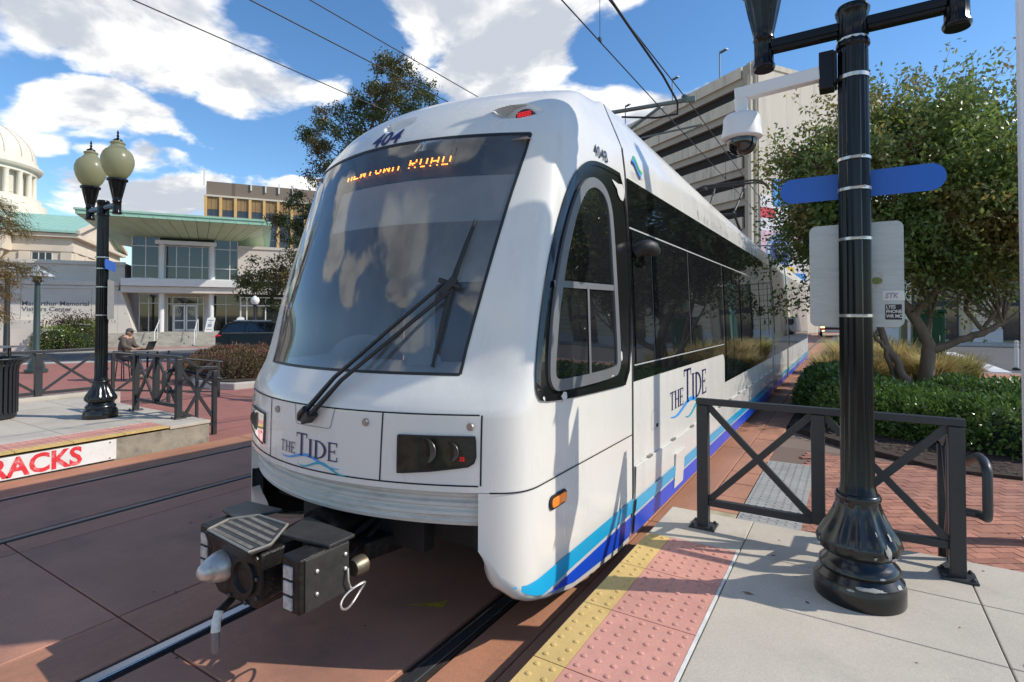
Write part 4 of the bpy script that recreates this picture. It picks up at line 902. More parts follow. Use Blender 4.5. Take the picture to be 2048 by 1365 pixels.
for z in (3.05, 2.86, 2.55, 2.075):
    o_ = ss if z > 2.7 else gs; r = float(np.interp(z, [1.5, 3.7], [.091, .0865])); B().lathe([(r, -.009), (r + .003, -.009), (r + .003, .009), (r, .009)], (LX, LY, z), 40).build('strap', band_m, o_, smooth=40)
    b = B(); b.box((LX + .005, LY - r - .006, z), (.06, .012, .014)); b.tube([(LX - .02, LY - r - .012, z), (LX + .06, LY - r - .006, z + .004)], .006, 6); b.build('strap_clip', band_m, o_)
rot = Matrix.Translation((-10.75, .07, 0)) @ Matrix.Translation((LX, LY, 0)) @ Matrix.Rotation(RAD(-31), 4, 'Z') @ Matrix.Translation((-LX, -LY, 0))
copy_tree(ss, rot, 'blue blade sign seen nearly edge on at the left platform lamp')
copy_tree(gs, rot, 'dark grey sign plate seen nearly edge on at the left platform lamp')
cc = thing('dome_camera', 'white dome security camera hanging from a white arm on the near lamp post', 'security camera', (-.62, 3.95, 3.1))
cw_ = mat('camera_white', (.70, .70, .69), .35, var=.03); cy = 3.97
b = B(); b.bb(LX - .185, LX - .10, LY - .055, LY + .055, 3.42, 3.66); b.bb(LX - .105, LX - .085, LY - .08, LY + .08, 3.44, 3.64); b.build('pole_bracket', lampm, cc, bevel=.006)
for z in (3.47, 3.70): B().lathe([(.084, -.012), (.087, -.012), (.087, .012), (.084, .012)], (LX, LY, z), 40).build('strap', band_m, cc, smooth=40)
B().bar((LX - .18, cy, 3.53), (-.66, cy, 3.50), .075, .085).build('arm', cw_, cc, bevel=.008)
B().lathe([(.05, 3.47), (.042, 3.43), (.04, 3.38), (.06, 3.37), (.105, 3.355), (.118, 3.335), (.12, 3.28), (.128, 3.235), (.131, 3.20), (.118, 3.19), (.09, 3.188)], (-.62, cy, 0), 32).build('housing', cw_, cc, smooth=40)
B().lathe([(.094, 3.19), (.094, 3.165), (.088, 3.135), (.07, 3.105), (.04, 3.087), (.002, 3.082)], (-.62, cy, 0), 32).build('dome', glass_mat('dome_smoke', (.35, .35, .36), .02, .6), cc, smooth=60)
B().lathe([(.07, 3.19), (.06, 3.16), (.03, 3.125), (.002, 3.12)], (-.62, cy, 0), 20).build('lens_unit', rubber, cc, smooth=40)

cc.location.z += .095
# ---------------------------------------------------------------- railings
railm = mat('railing_grey', (.034, .036, .039), .42, var=.1, vscale=20, bump=.04, bscale=90, spec=.45)
def xpanel(t, p, q, z0, z1, name_post=True):
    """X-braced bay between two plan points: two diagonal flats."""
    b = B(); b.bar((p[0], p[1], z0), (q[0], q[1], z1), .032, .048); b.build('brace', railm, t); b = B(); b.bar((p[0], p[1], z1), (q[0], q[1], z0), .03, .048); b.build('brace', railm, t)
def railing(label, xs, y, ret_x, sgn):
    t = thing('railing', label, 'railing', (xs[0], y, .35), 'cross braced platform railings'); zt, zb_ = 1.395, .56
    for x in xs:
        end = x in (xs[0], xs[-1]); w_ = .088
        B().bb(x - w_ / 2, x + w_ / 2, y - w_ / 2, y + w_ / 2, .352 if end else zb_ - .02, zt - .052).build('post', railm, t, bevel=.006)
        if end:
            pl_ = B().bb(x - .10, x + .10, y - .09, y + .09, .3525, .368).build('base_plate', railm, t, bevel=.004)
            for dx in (-.075, .075):
                for dy in (-.065, .065): B().lathe([(.013, .368), (.013, .382), (.006, .388)], (x + dx, y + dy, 0), 8).build('bolt', railm, pl_)
    B().bb(min(xs) - .05, max(xs) + .05, y - .032, y + .032, zt - .05, zt).build('top_rail', railm, t, bevel=.005)
    for a, c in zip(xs, xs[1:]):
        B().bb(min(a, c) + .045, max(a, c) - .045, y - .025, y + .025, zb_ - .03, zb_ + .025).build('bottom_rail', railm, t, bevel=.004); xpanel(t, (min(a, c) + .04, y), (max(a, c) - .04, y), zb_ + .01, zt - .06)
    # return beside the ramp
    x = ret_x; y1 = y + .60
    B().bb(x - .035, x + .035, y1 - .035, y1 + .035, -.02, 1.10).build('post', railm, t, bevel=.005)
    b = B(); b.bar((x, y + .03, zt - .03), (x, y + .34, 1.17), .06, .05); b.bar((x, y + .32, 1.165), (x, y1 + .05, 1.15), .06, .05); b.build('sloping_rail', railm, t, bevel=.004)
    B().bar((x, y + .04, .45), (x, y1, .14), .045, .05).build('bottom_rail', railm, t); xpanel(t, (x, y + .05), (x, y1 - .03), .30, 1.15)
    for k in (.3,): B().bb(x - .02, x + .02, y + k - .02, y + k + .02, .25, 1.2).build('baluster', railm, t)
    xh = x + sgn * .13; P = [(xh, y1 + .2, .92), (xh, y + .1, 1.14)] + [(xh, y - .02 - .15 * math.sin(a), 1.09 + .06 * math.cos(a)) for a in np.linspace(.3, 1.5, 5)] + [(xh, y - .17 + .06 * (1 - math.cos(a)), .86 - .06 * math.sin(a)) for a in np.linspace(0, 1.5, 5)] + [(xh - sgn * .02, y - .02, .79), (xh - sgn * .10, y, .79)]
    B().tube(P, .027, 10).build('hand_rail', railm, t, smooth=50)
    return t
railing('dark grey cross braced railing behind the near lamp post', [-1.03, -.21, .585], 4.6, .585, 1)
railing('dark grey cross braced railing at the end of the left platform', [-9.5, -10.25, -10.98], 4.7, -9.5, -1)
def fence(label, x, y0, y1, n):
    t = thing('fence', label, 'fence', (x, y0, .35)); L_ = (y1 - y0) / n
    for k in range(n + 1): B().bb(x - .05, x + .05, y0 + k * L_ - .06, y0 + k * L_ + .06, .43, 1.30).build('post', railm, t, bevel=.006)
    B().bb(x - .035, x + .035, y0 - .05, y1 + .05, 1.30, 1.36).build('top_rail', railm, t, bevel=.005)
    for k in range(n): B().bb(x - .025, x + .025, y0 + k * L_ + .06, y0 + (k + 1) * L_ - .06, .46, .52).build('bottom_rail', railm, t); xpanel(t, (x, y0 + k * L_ + .05), (x, y0 + (k + 1) * L_ - .05), .51, 1.30)
    B().bb(x - .16, x + .16, y0 - .2, y1 + .3, -.04, .43).build('plinth_wall', conc, t, bevel=.015)
    return t
fence('long dark grey cross braced fence behind the rubbish bin on a concrete plinth', -13.95, .9, 5.3, 4)
rr = thing('ramp_railing', 'dark sloping handrails with rounded ends on the ramp behind the left lamp', 'railing', (-12, 5, 0))
for x in (-13.8,):
    P = [(x, 5.35, 1.2)] + [(x + .14 * math.sin(a), 5.25, 1.14 + .10 * math.cos(a)) for a in np.linspace(-1.4, 3.0, 10)] + [(x, 5.3, 1.0)]
    B().tube([(x, 7.9, .86), (x, 5.5, 1.24), (x, 5.28, 1.24), (x, 5.16, 1.17), (x, 5.14, 1.04), (x, 5.2, .92), (x, 5.36, .90)], .03, 10).build('hand_rail', railm, rr, smooth=50)
    for y in (5.45, 6.6, 7.8): B().bb(x - .03, x + .03, y - .03, y + .03, -.02, 1.26 - (y - 5.4) * .16).build('post', railm, rr)
    B().bar((x, 5.45, 1.26), (x, 7.8, .89), .05, .05).build('top_rail', railm, rr); B().bar((x, 5.45, .42), (x, 7.8, .10), .04, .04).build('bottom_rail', railm, rr); xpanel(rr, (x, 5.5), (x, 6.55), .40, 1.1); xpanel(rr, (x, 6.65), (x, 7.75), .22, .95)
# rubbish bin
tb = thing('rubbish_bin', 'black slatted steel rubbish bin with flared rim and flat lid at the left edge', 'bin', (-12.02, 3.05, .35)); c = (-12.02, 3.05, .352); bl = mat('bin_black', (.016, .018, .022), .4, bump=.05)
B().lathe([(.27, .02), (.285, .03), (.285, .12), (.265, .13), (.265, .86), (.255, .88), (.24, .88)], c, 32).build('liner', bl, tb, smooth=40)
for k in range(28):
    a = k * 2 * math.pi / 28; ca_, sa_ = math.cos(a), math.sin(a); p = lambda r, z: (c[0] + r * ca_, c[1] + r * sa_, c[2] + z)
    b = B(); up = (ca_, sa_, 0)
    for q, w_ in zip((p(.295, .10), p(.295, .80), p(.31, .90), p(.36, .98), p(.40, 1.0)), range(5)):
        if w_: b.bar(pv, q, .045, .012, up=up)
        pv = q
    b.build('slat', bl, tb)
B().tube([(c[0] + .40 * math.cos(a), c[1] + .40 * math.sin(a), c[2] + 1.0) for a in np.linspace(0, 2 * math.pi, 40, endpoint=False)], .018, 8, closed=True).build('rim', bl, tb, smooth=50)
B().lathe([(.0, 1.22), (.30, 1.20), (.31, 1.185), (.0, 1.17)], c, 32).build('lid', mat('bin_lid', (.06, .065, .075), .35, bump=.03), tb, smooth=40)
for k in range(4): a = k * math.pi / 2 + .6; B().tube([(c[0] + .25 * math.cos(a), c[1] + .25 * math.sin(a), c[2] + .9), (c[0] + .25 * math.cos(a), c[1] + .25 * math.sin(a), c[2] + 1.18)], .012, 6).build('lid_stay', bl, tb)
# white post at the right edge of the view
wp = tag(B().bb(1.345, 1.485, 6.65, 6.79, -.02, 6.5).build('white_post', mat('post_white', (.74, .75, .78), .45, var=.03), bevel=.012), 'tall plain white post at the right edge beside the hedge', 'post')
B().bb(1.35, 1.6, 6.655, 6.845, -.02, .012).build('base_plate', mat('post_white', (.74, .75, .78)), wp)
# ---------------------------------------------------------------- buildings (the town grid lies 33 degrees off the track)
GA = RAD(33); GD = Vector((math.sin(GA), math.cos(GA), 0)); GN = Vector((GD.y, -GD.x, 0)); RZ = math.atan2(GD.y, GD.x)
class F:
    """A facade frame: s runs along the wall, o comes out of it towards the street, z is up."""
    def __init__(s, org, d): s.o = Vector((org[0], org[1], 0)); s.d = d; s.n = Vector((d.y, -d.x, 0)); s.rz = math.atan2(d.y, d.x)
    def p(s, a, o, z): q = s.o + s.d * a + s.n * o; return (q.x, q.y, z)
    def bx(s, b, s0, s1, o0, o1, z0, z1): b.box(s.p((s0 + s1) / 2, (o0 + o1) / 2, (z0 + z1) / 2), (abs(s1 - s0), abs(o1 - o0), abs(z1 - z0)), s.rz); return b
    def mk(s, name, m, par, s0, s1, o0, o1, z0, z1, bevel=0): return s.bx(B(), s0, s1, o0, o1, z0, z1).build(name, m, par, bevel=bevel)
cream = mat('precast_cream', (.60, .55, .48), .85, var=.06, vscale=.8, bump=.06, bscale=40, stain=(.46, .42, .37), sscale=.5, samt=.4)
offw = mat('painted_frame', (.68, .68, .65), .5, var=.04); bgl = mat('building_glass', (.018, .026, .030), .03, spec=.9, var=.3, vscale=.6)
bgl2 = mat('building_glass_lower', (.020, .022, .018), .03, spec=.8, var=.4, vscale=.8)
copper = mat('copper_green', (.33, .56, .42), .55, var=.08, vscale=1.5, bump=.04); soff = mat('soffit_green', (.46, .60, .40), .5, var=.08, vscale=1.2, rnd=.05)
step_m = mat('step_stone', (.42, .39, .33), .9, var=.16, vscale=2.0, bump=.15, stain=(.22, .20, .17), sscale=1.6, samt=.6)
V = F((-39.52, 20.1), GD)
vc = thing('visitor_centre', 'cream visitor centre with green canopy roof, glass upper storey and entrance steps', 'building', V.p(0, 0, 0))
wall = V.mk('wall', cream, vc, -26, -3.95, -9, .5, -.1, 4.12); V.mk('cornice', cream, wall, -26.1, -3.85, .5, .62, 4.0, 4.28, .02); V.mk('cornice', cream, wall, -26, -3.9, .5, .56, 3.78, 3.93)
for s_ in (-15.5, -12.2, -8.95, -5.35): V.mk('panel_joint', mat('joint_dark', (.30, .27, .23), .9), wall, s_ - .012, s_ + .012, .495, .504, 1.8, 3.78)
V.mk('wall', cream, vc, -24, -3.75, -8, -.4, 4.1, 5.60); V.mk('parapet', cream, vc, -24.1, -3.7, -.4, -.28, 5.42, 5.66)
V.mk('wall', cream, vc, -26, -7.65, .5, 1.0, -.1, 1.77); V.mk('wall', cream, vc, -7.64, -5.3, .5, .68, -.1, 1.77)
ramp = V.mk('ramp_wall', cream, vc, -20, -6.6, 3.6, 3.85, -.1, 1.25)
b = B(); lettering(b, 'MacArthur Memorial', lambda x, y: V.p(-8.9 + x, .508, 2.67 + y), .40, offset=.006, space=1.0); lettering(b, 'Visitors Center', lambda x, y: V.p(-8.9 + x, .508, 2.31 + y), .40, offset=.006); b.build('wall_lettering', mat('letter_bronze', (.10, .10, .11), .5), vc, fix=False)
b = B(); b.prism([(-3.94, -.1), (-3.05, -.1), (-3.05, .9), (-3.75, 3.7), (-3.94, 3.7)], lambda a, z, o: V.p(a, o, z), .5, -1.0); b.build('entrance_pier', cream, vc)  # slanted outline shaped after the lit and shadowed parts of the pier
# upper storey
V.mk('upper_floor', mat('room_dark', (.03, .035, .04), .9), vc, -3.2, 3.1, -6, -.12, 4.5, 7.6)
def glazing(par, s0, s1, zs, cols, o, m, bar=.05, name='window'):
    w_ = V.mk(name, offw, par, s0 - bar, s1 + bar, o - .06, o + .02, zs[0] - bar, zs[0], 0)
    V.mk('frame', offw, w_, s0 - bar, s1 + bar, o - .06, o + .02, zs[-1], zs[-1] + bar)
    for c in cols: V.mk('mullion', offw, w_, c - bar / 2, c + bar / 2, o - .06, o + .02, zs[0], zs[-1])
    for z in zs[1:-1]:
        for a, c in zip(cols, cols[1:]): V.mk('transom', offw, w_, a + bar / 2, c - bar / 2, o - .055, o + .015, z - bar / 2, z + bar / 2)
    for z0, z1 in zip(zs, zs[1:]):
        for a, c in zip(cols, cols[1:]): V.mk('pane', m, w_, a + bar / 2, c - bar / 2, o - .045, o - .03, z0 + (bar / 2 if z0 != zs[0] else 0), z1 - (bar / 2 if z1 != zs[-1] else 0))
    return w_
glazing(vc, -3.28, -1.74, [4.62, 5.45, 6.80, 7.62], [-3.28, -2.5, -1.74], 0, bgl); glazing(vc, -1.34, 1.28, [4.62, 5.45, 6.86], [-1.34, -.7, .08, .87, 1.28], -.05, bgl); glazing(vc, 1.66, 3.12, [4.62, 5.38, 6.78, 7.45], [1.66, 2.62, 3.12], 0, bgl)
for k in range(9): V.mk('curtain', mat('hanging_red', (.16, .05, .06), .9) if k % 2 else mat('hanging_grey', (.20, .20, .22), .9), vc, -1.2 + k * .27, -1.02 + k * .27, -.3, -.25, 4.7, 6.7) if k not in (0,) else None
for s_ in (-1.54, 1.47): B().lathe([(.17, .9), (.17, 6.94)], V.p(s_, .12, 0), 20).build('column', offw, vc, smooth=40)
V.mk('portal_beam', offw, vc, -1.92, 1.78, -.1, .42, 6.94, 7.22, .02)
V.mk('floor_slab', mat('slab_white', (.70, .69, .66), .7, var=.05), vc, -3.72, 3.25, -1, 1.0, 4.02, 4.52, .02); V.mk('slab_beam', cream, vc, -3.75, 8.5, -1, .8, 3.58, 4.0)
V.mk('entrance_wall', cream, vc, -3.0, 3.3, -1.5, -1.1, .85, 3.6)
glazing(vc, -3.0, -1.85, [.92, 2.9, 3.52], [-3.0, -2.45, -1.85], -1, bgl2); glazing(vc, 1.5, 3.24, [.92, 2.85, 3.5], [1.5, 2.35, 3.24], -1, bgl2)
dr = glazing(vc, -1.32, .9, [.90, 2.86, 3.32], [-1.32, -1.0, .54, .9], -1, bgl2, name='entrance')
for a, c in ((-.97, -.235), (-.205, .51)):
    door = V.mk('door', offw, vc, a, c, -.99, -.95, .92, 1.06)
    V.mk('door_frame', offw, door, a, a + .10, -.99, -.95, 1.06, 2.80); V.mk('door_frame', offw, door, c - .10, c, -.99, -.95, 1.06, 2.80); V.mk('door_frame', offw, door, a + .1, c - .1, -.99, -.95, 2.68, 2.80); V.mk('door_frame', offw, door, a + .1, c - .1, -.99, -.95, 1.62, 1.70)
    V.mk('pane', mat('door_glass', (.08, .11, .13), .03, spec=.9), door, a + .1, c - .1, -.98, -.965, 1.06, 1.62); V.mk('pane', mat('door_glass', (.08, .11, .13)), door, a + .1, c - .1, -.98, -.965, 1.70, 2.68)
    for q in range(5):
        an = q * 2 * math.pi / 5 + math.pi / 2; B().lathe([(.07, 0), (.07, .004)], V.p((a + c) / 2 + .11 * math.cos(an), -.957, 2.25 + .11 * math.sin(an)), 10, axis='y').build('star_print', offw, door)
V.mk('wall', cream, vc, 3.14, 12, -8, .1, 4.53, 7.04); V.mk('parapet', cream, vc, 3.1, 12.1, .1, .18, 6.9, 7.1); V.mk('wall', cream, vc, 7.2, 12, -8, .0, -.1, 3.6)
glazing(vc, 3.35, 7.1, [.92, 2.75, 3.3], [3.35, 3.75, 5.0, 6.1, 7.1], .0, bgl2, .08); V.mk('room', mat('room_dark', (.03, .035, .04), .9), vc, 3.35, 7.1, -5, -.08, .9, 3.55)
# canopy
cf = V.mk('canopy', copper, vc, -5.42, 4.82, 3.9, 4.0, 8.13, 8.36); V.mk('fascia', copper, cf, -5.5, 4.9, 3.84, 4.06, 8.37, 8.50)
b = B(); b.prism([(3.9, 8.40), (3.9, 8.16), (-8, 7.72), (-8, 7.96)], lambda o, z, a: V.p(a, o, z), -5.42, 5.3); b.build('roof_deck', copper, cf)
for k in range(14): V.mk('fascia_rib', copper, cf, -5.3 + k * .77, -5.26 + k * .77, 4.0, 4.02, 8.13, 8.36)
n_ = 13
for k in range(n_):
    a0, a1 = -5.38 + k * 10.15 / n_, -5.38 + (k + 1) * 10.15 / n_ - .03; i0, i1 = -3.35 + k * 6.5 / n_, -3.35 + (k + 1) * 6.5 / n_ - .03
    B().add([V.p(a0, 3.88, 8.10), V.p(a1, 3.88, 8.10), V.p(i1, -.02, 7.42), V.p(i0, -.02, 7.42), V.p(a0, 3.88, 8.14), V.p(a1, 3.88, 8.14), V.p(i1, -.02, 7.50), V.p(i0, -.02, 7.50)], [(0, 1, 2, 3), (4, 7, 6, 5), (0, 4, 5, 1), (1, 5, 6, 2), (2, 6, 7, 3), (3, 7, 4, 0)]).build('soffit_panel', soff, cf)
for k in range(9):
    for s_ in (1, -1):
        o0, o1 = 3.86 - k * 1.3, 3.86 - (k + 1) * 1.3 + .03; j0, j1 = -.02 - k * .85, -.02 - (k + 1) * .85 + .03; e0 = 4.77 if s_ > 0 else -5.38; e1 = 3.15 if s_ > 0 else -3.35
        zz = lambda o: 8.10 - (3.9 - o) * .038
        P = [V.p(e0, o0, zz(o0)), V.p(e0 + .04 * s_ * k, o1, zz(o1)), V.p(e1, j1, 7.42 - .02 * k), V.p(e1, j0, 7.42 - .02 * k)]
        B().add(P + [(q[0], q[1], q[2] + .05) for q in P], [(0, 1, 2, 3), (4, 7, 6, 5), (0, 4, 5, 1), (1, 5, 6, 2), (2, 6, 7, 3), (3, 7, 4, 0)]).build('soffit_panel', soff, cf)
# steps and rails
for k in range(7):
    V.mk('step', step_m, vc, -5.0, 7.0, -1.0, .9 + k * .36, -.1 if k == 6 else .88 - (k + 1) * .126, .88 - k * .126, .01)
for s_ in (-1.5, .72):
    P = [V.p(s_, 3.1, .1), V.p(s_, 3.05, .95), V.p(s_, 1.2, 1.72), V.p(s_, .75, 1.74), V.p(s_, .7, 1.6), V.p(s_, .7, .85)]
    hr = tag(B().tube(P, .028, 8).build('stair_rail', offw, smooth=50), 'white tubular handrail on the entrance steps, ' + ('left of the glass doors' if s_ < 0 else 'right of the glass doors'), 'handrail', 'entrance step handrails'); B().tube([V.p(s_, 1.9, .45), V.p(s_, 1.9, 1.43)], .022, 8).build('post', offw, hr)
for s_, o_, lab in ((1.35, .55, 'white folding board with printed notice beside the entrance doors'), (3.2, .55, 'white folding board at the top of the steps by the right hand windows')):
    t = thing('folding_board', lab, 'notice board', V.p(s_, o_, .88), 'folding notice boards')
    for q in (1, -1):
        b = B(); b.prism([(-.33, 0), (.33, 0), (.33, 1.0), (.22, 1.0), (.22, 1.07), (-.22, 1.07), (-.22, 1.0), (-.33, 1.0)], lambda a, z, d: V.p(s_ + a * .75 + (.18 if q > 0 else .32) * 0 + z * .18, o_ + q * (.27 - z * .24) + d, .882 + z * .97), -.015, .015); pn = b.build('panel', offw, t)
    b = B()
    for z0, z1, a0, a1 in ((.78, .86, -.2, .2), (.66, .70, -.12, .12), (.35, .58, -.18, .16), (.15, .2, -.24, .24)): b.quad(*[V.p(s_ + a * .75 + z * .18, o_ + .27 - z * .24 + .018, .882 + z * .97) for a, z in ((a0, z0), (a1, z0), (a1, z1), (a0, z1))])
    b.build('notice_print', mat('print_grey', (.25, .26, .32), .7), t, fix=False)
# memorial with gable and dome
stone = mat('memorial_stone', (.66, .57, .45), .85, var=.07, vscale=.5, bump=.05, stain=(.48, .41, .33), sscale=.4, samt=.4); dcream = mat('dome_cream', (.70, .65, .54), .8, var=.05, vscale=.5, stain=(.52, .46, .36), sscale=.6, samt=.35)
patina = mat('roof_patina', (.30, .50, .41), .6, var=.06, vscale=.8)
K = F((-75.8, 25.7), GD); mm = thing('memorial_hall', 'pale stone memorial hall with green gabled roof behind the visitor centre', 'building', K.p(0, 0, 0))
K.mk('wall', stone, mm, -40, 0, -23, 0, -.1, 9.3); K.mk('architrave', stone, mm, -40, .15, -23.15, .15, 9.3, 10.0); K.mk('frieze', stone, mm, -40, .05, -23.05, .05, 10.0, 10.9); K.mk('cornice', stone, mm, -40, .7, -23.7, .7, 10.9, 11.3)
b = B(); b.prism([(.9, 11.3), (-11.5, 14.75), (-23.9, 11.3)], lambda o, z, a: K.p(a, o, z), -40, -.0); b.build('gable', stone, mm)
for sg_ in (1, -1):
    ev, rd = ((.95, 11.38) if sg_ > 0 else (-23.95, 11.38)), (-11.5, 14.9); rf = B(); rf.prism([(ev[0], ev[1]), (rd[0], rd[1]), (rd[0], rd[1] + .25), (ev[0], ev[1] + .25)], lambda o, z, a: K.p(a, o, z), -40, .75); ro = rf.build('roof', patina, mm)
    for k in range(30): t_ = [K.p(-.2 - k * .75, ev[0], ev[1] + .27), K.p(-.2 - k * .75, rd[0], rd[1] + .27)]; B().bar(t_[0], t_[1], .06, .06).build('standing_seam', patina, ro)
    B().bar(K.p(.8, ev[0], 11.5), K.p(.8, rd[0], 15.0), .25, .45).build('raking_cornice', stone, ro)
for s_ in (-.5, -4.2, -7.5): K.mk('pilaster', stone, mm, s_ - .5, s_ + .5, 0, .18, -.1, 9.2)
for o_ in (-1, -5.2, -9.4, -13.6, -17.8, -22): K.mk('pilaster', stone, mm, .0, .2, o_ - .5, o_ + .5, -.1, 9.2)
w_ = K.mk('window', mat('hall_window', (.03, .035, .03), .1), mm, -3.6, -1.8, -.02, .03, 5.5, 9.1)
for k in range(4): K.mk('glazing_bar', offw, w_, -3.62 + k * .6, -3.54 + k * .6, .03, .08, 5.5, 9.1)
for z in (6.6, 7.8): K.mk('glazing_bar', offw, w_, -3.6, -1.8, .031, .075, z - .04, z + .04)
for s_ in (-6.2, -9.4): B().lathe([(.62, 0), (.62, .3), (.5, .4), (.46, 8.3), (.62, 8.7), (.7, 9.2)], K.p(s_, 1.6, 0), 20).build('column', stone, mm, smooth=40)
K.mk('portico', stone, mm, -14, -5.3, .15, 2.6, 9.2, 11.0); K.mk('portico_cornice', stone, mm, -14.2, -5.0, .15, 3.0, 11.0, 11.4)
K.mk('attic', dcream, mm, -30, -7, -20, -3, 11.4, 13.6)
DC = (-104.7, 23.0, 0); dm = thing('rotunda_dome', 'cream ribbed dome on a columned drum at the left edge', 'dome', DC)
B().lathe([(10.6, 12), (10.6, 14.6), (9.9, 14.8), (9.9, 16.2), (8.9, 16.4), (8.9, 17.8), (8.3, 17.9), (8.3, 18.7)], DC, 48).build('base', dcream, dm, smooth=30)
B().lathe([(6.8, 18.7), (6.8, 22.3)], DC, 48).build('drum', dcream, dm, smooth=30)
B().lathe([(7.75, 22.2), (7.75, 22.7), (8.2, 22.8), (8.4, 23.1), (8.4, 23.35), (7.9, 23.45), (7.9, 24.0), (7.6, 24.1), (7.6, 24.5), (6.8, 24.6)], DC, 64).build('entablature', dcream, dm, smooth=30)
dome_p = [(7.6 * math.cos(a) ** .9, 24.4 + 5.3 * math.sin(a)) for a in np.linspace(0, 1.5, 16)]; B().lathe(dome_p, DC, 64).build('shell', dcream, dm, smooth=40)
for k in range(20):
    a = k * 2 * math.pi / 20; B().tube([(DC[0] + (r + .02) * math.cos(a), DC[1] + (r + .02) * math.sin(a), z) for r, z in dome_p], .07, 5).build('rib', mat('dome_rib', (.50, .43, .33), .8), dm)
for k in range(24):
    a = k * 2 * math.pi / 24 + .1; c_ = (DC[0] + 7.4 * math.cos(a), DC[1] + 7.4 * math.sin(a), 0); B().lathe([(.42, 18.7), (.36, 18.9), (.33, 21.9), (.44, 22.2)], c_, 14).build('column', dcream, dm, smooth=40)
    a2 = a + math.pi / 24; B().box((DC[0] + 6.83 * math.cos(a2), DC[1] + 6.83 * math.sin(a2), 20.5), (.1, 1.0, 2.6), a2).build('drum_window', mat('drum_panel', (.60, .55, .45), .7), dm)
# office block
T = F((-111.7, 59.9), GD); ob = thing('office_block', 'tan office block with yellow piers and rooftop antennas in the distance', 'building', T.p(0, 0, 0))
yp_ = mat('pier_yellow', (.66, .42, .16), .8, var=.05); bp_ = mat('spandrel_brown', (.30, .19, .08), .7, var=.15, vscale=.5); ph_ = mat('penthouse_brown', (.21, .165, .125), .85, var=.06, vscale=.3); og_ = mat('office_glass', (.05, .055, .07), .12, spec=.6, var=.2, vscale=.7)
T.mk('core', mat('office_core', (.05, .045, .04), .8), ob, .1, 29.9, -18, -.35, -.1, 26.4); T.mk('roof_edge', mat('edge_pale', (.62, .56, .46), .8), ob, -.1, 30.2, -18, .15, 26.4, 26.75); T.mk('penthouse', ph_, ob, .3, 30, -16, -.4, 26.75, 29.6); T.mk('penthouse_strip', mat('penthouse_dark', (.15, .11, .085), .85), ob, 5.0, 5.6, -.4, -.37, 26.76, 29.6)
T.mk('side_wall', yp_, ob, -.05, .08, -18, -.4, -.1, 26.4)
for k in range(11):
    s0 = -.05 + k * 2.73; T.mk('pier', yp_, ob, s0, s0 + .55, -.4, .1, -.1, 26.4)
    if k < 10:
        for j in range(3):
            a = s0 + .6 + j * .71; wn = T.mk('window_bay', og_, ob, a, a + .66, -.3, -.22, 0, 23.75); T.mk('spandrel', bp_, wn, a, a + .66, -.3, -.18, 23.8, 26.35)
            for z in (22.4, 20.2, 18.0, 16.0): T.mk('transom', mat('transom_grey', (.22, .22, .24), .6), wn, a, a + .66, -.22, -.17, z, z + .1)
for s_, h_ in ((-.1, 3.4), (8.6, 1.6), (11.4, 2.2), (14.0, 2.2), (16.8, 2.3)): B().box(T.p(s_, -.2, 28.7 + h_ / 4 + (.9 if s_ < 0 else 0)), (.28, .2, h_), T.rz).build('antenna', offw, ob)
# parking garage
gconc = mat('garage_concrete', (.60, .54, .43), .9, var=.10, vscale=.35, bump=.05, stain=(.20, .185, .15), sscale=.55, samt=.65, stretch=(3, 3, .35)); gdark = mat('garage_inside', (.025, .022, .02), .95); gbeam = mat('garage_beam', (.38, .345, .28), .9, var=.08, vscale=.4)  # beam and inside colours darkened to stand for shade between the decks
E_ = Vector((-GD.y, GD.x, 0)); GC = (-9.0, 65.1)
P_ = F(GC, E_); P_.n = Vector((-GD.x, -GD.y, 0)); P_.rz = math.atan2(E_.y, E_.x); Q_ = F(GC, GD)
pg = thing('parking_garage', 'tall grey concrete parking garage with stained parapets behind the tram', 'building', (GC[0], GC[1], 0))
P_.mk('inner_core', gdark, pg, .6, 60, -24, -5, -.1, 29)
for k in range(9):
    z = 30.5 - 3.45 * k
    for j in range(6): P_.mk('parapet_panel', gconc, pg, 1.6 + j * 9.6, 11.16 + j * 9.6, -.3, 0, z - 1.3, z)
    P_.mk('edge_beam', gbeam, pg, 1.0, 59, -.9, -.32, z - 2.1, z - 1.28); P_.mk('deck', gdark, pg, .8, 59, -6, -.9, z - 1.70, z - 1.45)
for j in range(5):
    sl = 6.4 + j * 2.9; B().lathe([(.26, 26.95), (.26, 27.12), (.1, 27.2)], P_.p(sl, -1.9, 0), 10).build('deck_light', mat('deck_light', (.9, .8, .5), .4, emit=(1, .8, .45), estr=2.2), pg)
for s0, s1 in ((0, 4.6), (4.63, 9.2), (9.23, 13.8), (13.83, 18.4), (18.43, 23.0)):
    for z0, z1 in ((-.1, 14.9), (14.93, 30.1)): Q_.mk('wall_panel', mat('garage_wall', (.62, .56, .47), .9, var=.06, vscale=.4, stain=(.36, .33, .28), sscale=.35, samt=.5, stretch=(3, 3, .3)), pg, s0 + .9, s1 + .9, -.4, 0, z0, z1)
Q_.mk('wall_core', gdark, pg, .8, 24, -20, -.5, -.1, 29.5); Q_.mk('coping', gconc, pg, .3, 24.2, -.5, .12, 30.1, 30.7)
B().lathe([(.72, -.1), (.72, 29.0), (.85, 29.2), (.85, 30.2)], P_.p(.7, -.5, 0), 20).build('corner_pier', gbeam, pg, smooth=40)
Q_.mk('corner_slab', gconc, pg, -.2, .75, -.6, -.1, 0, 30.4)
P_.mk('stair_tower', mat('tower_dark', (.075, .07, .066), .8, var=.1), pg, 14.5, 34, -16, -8, 29, 33.5)
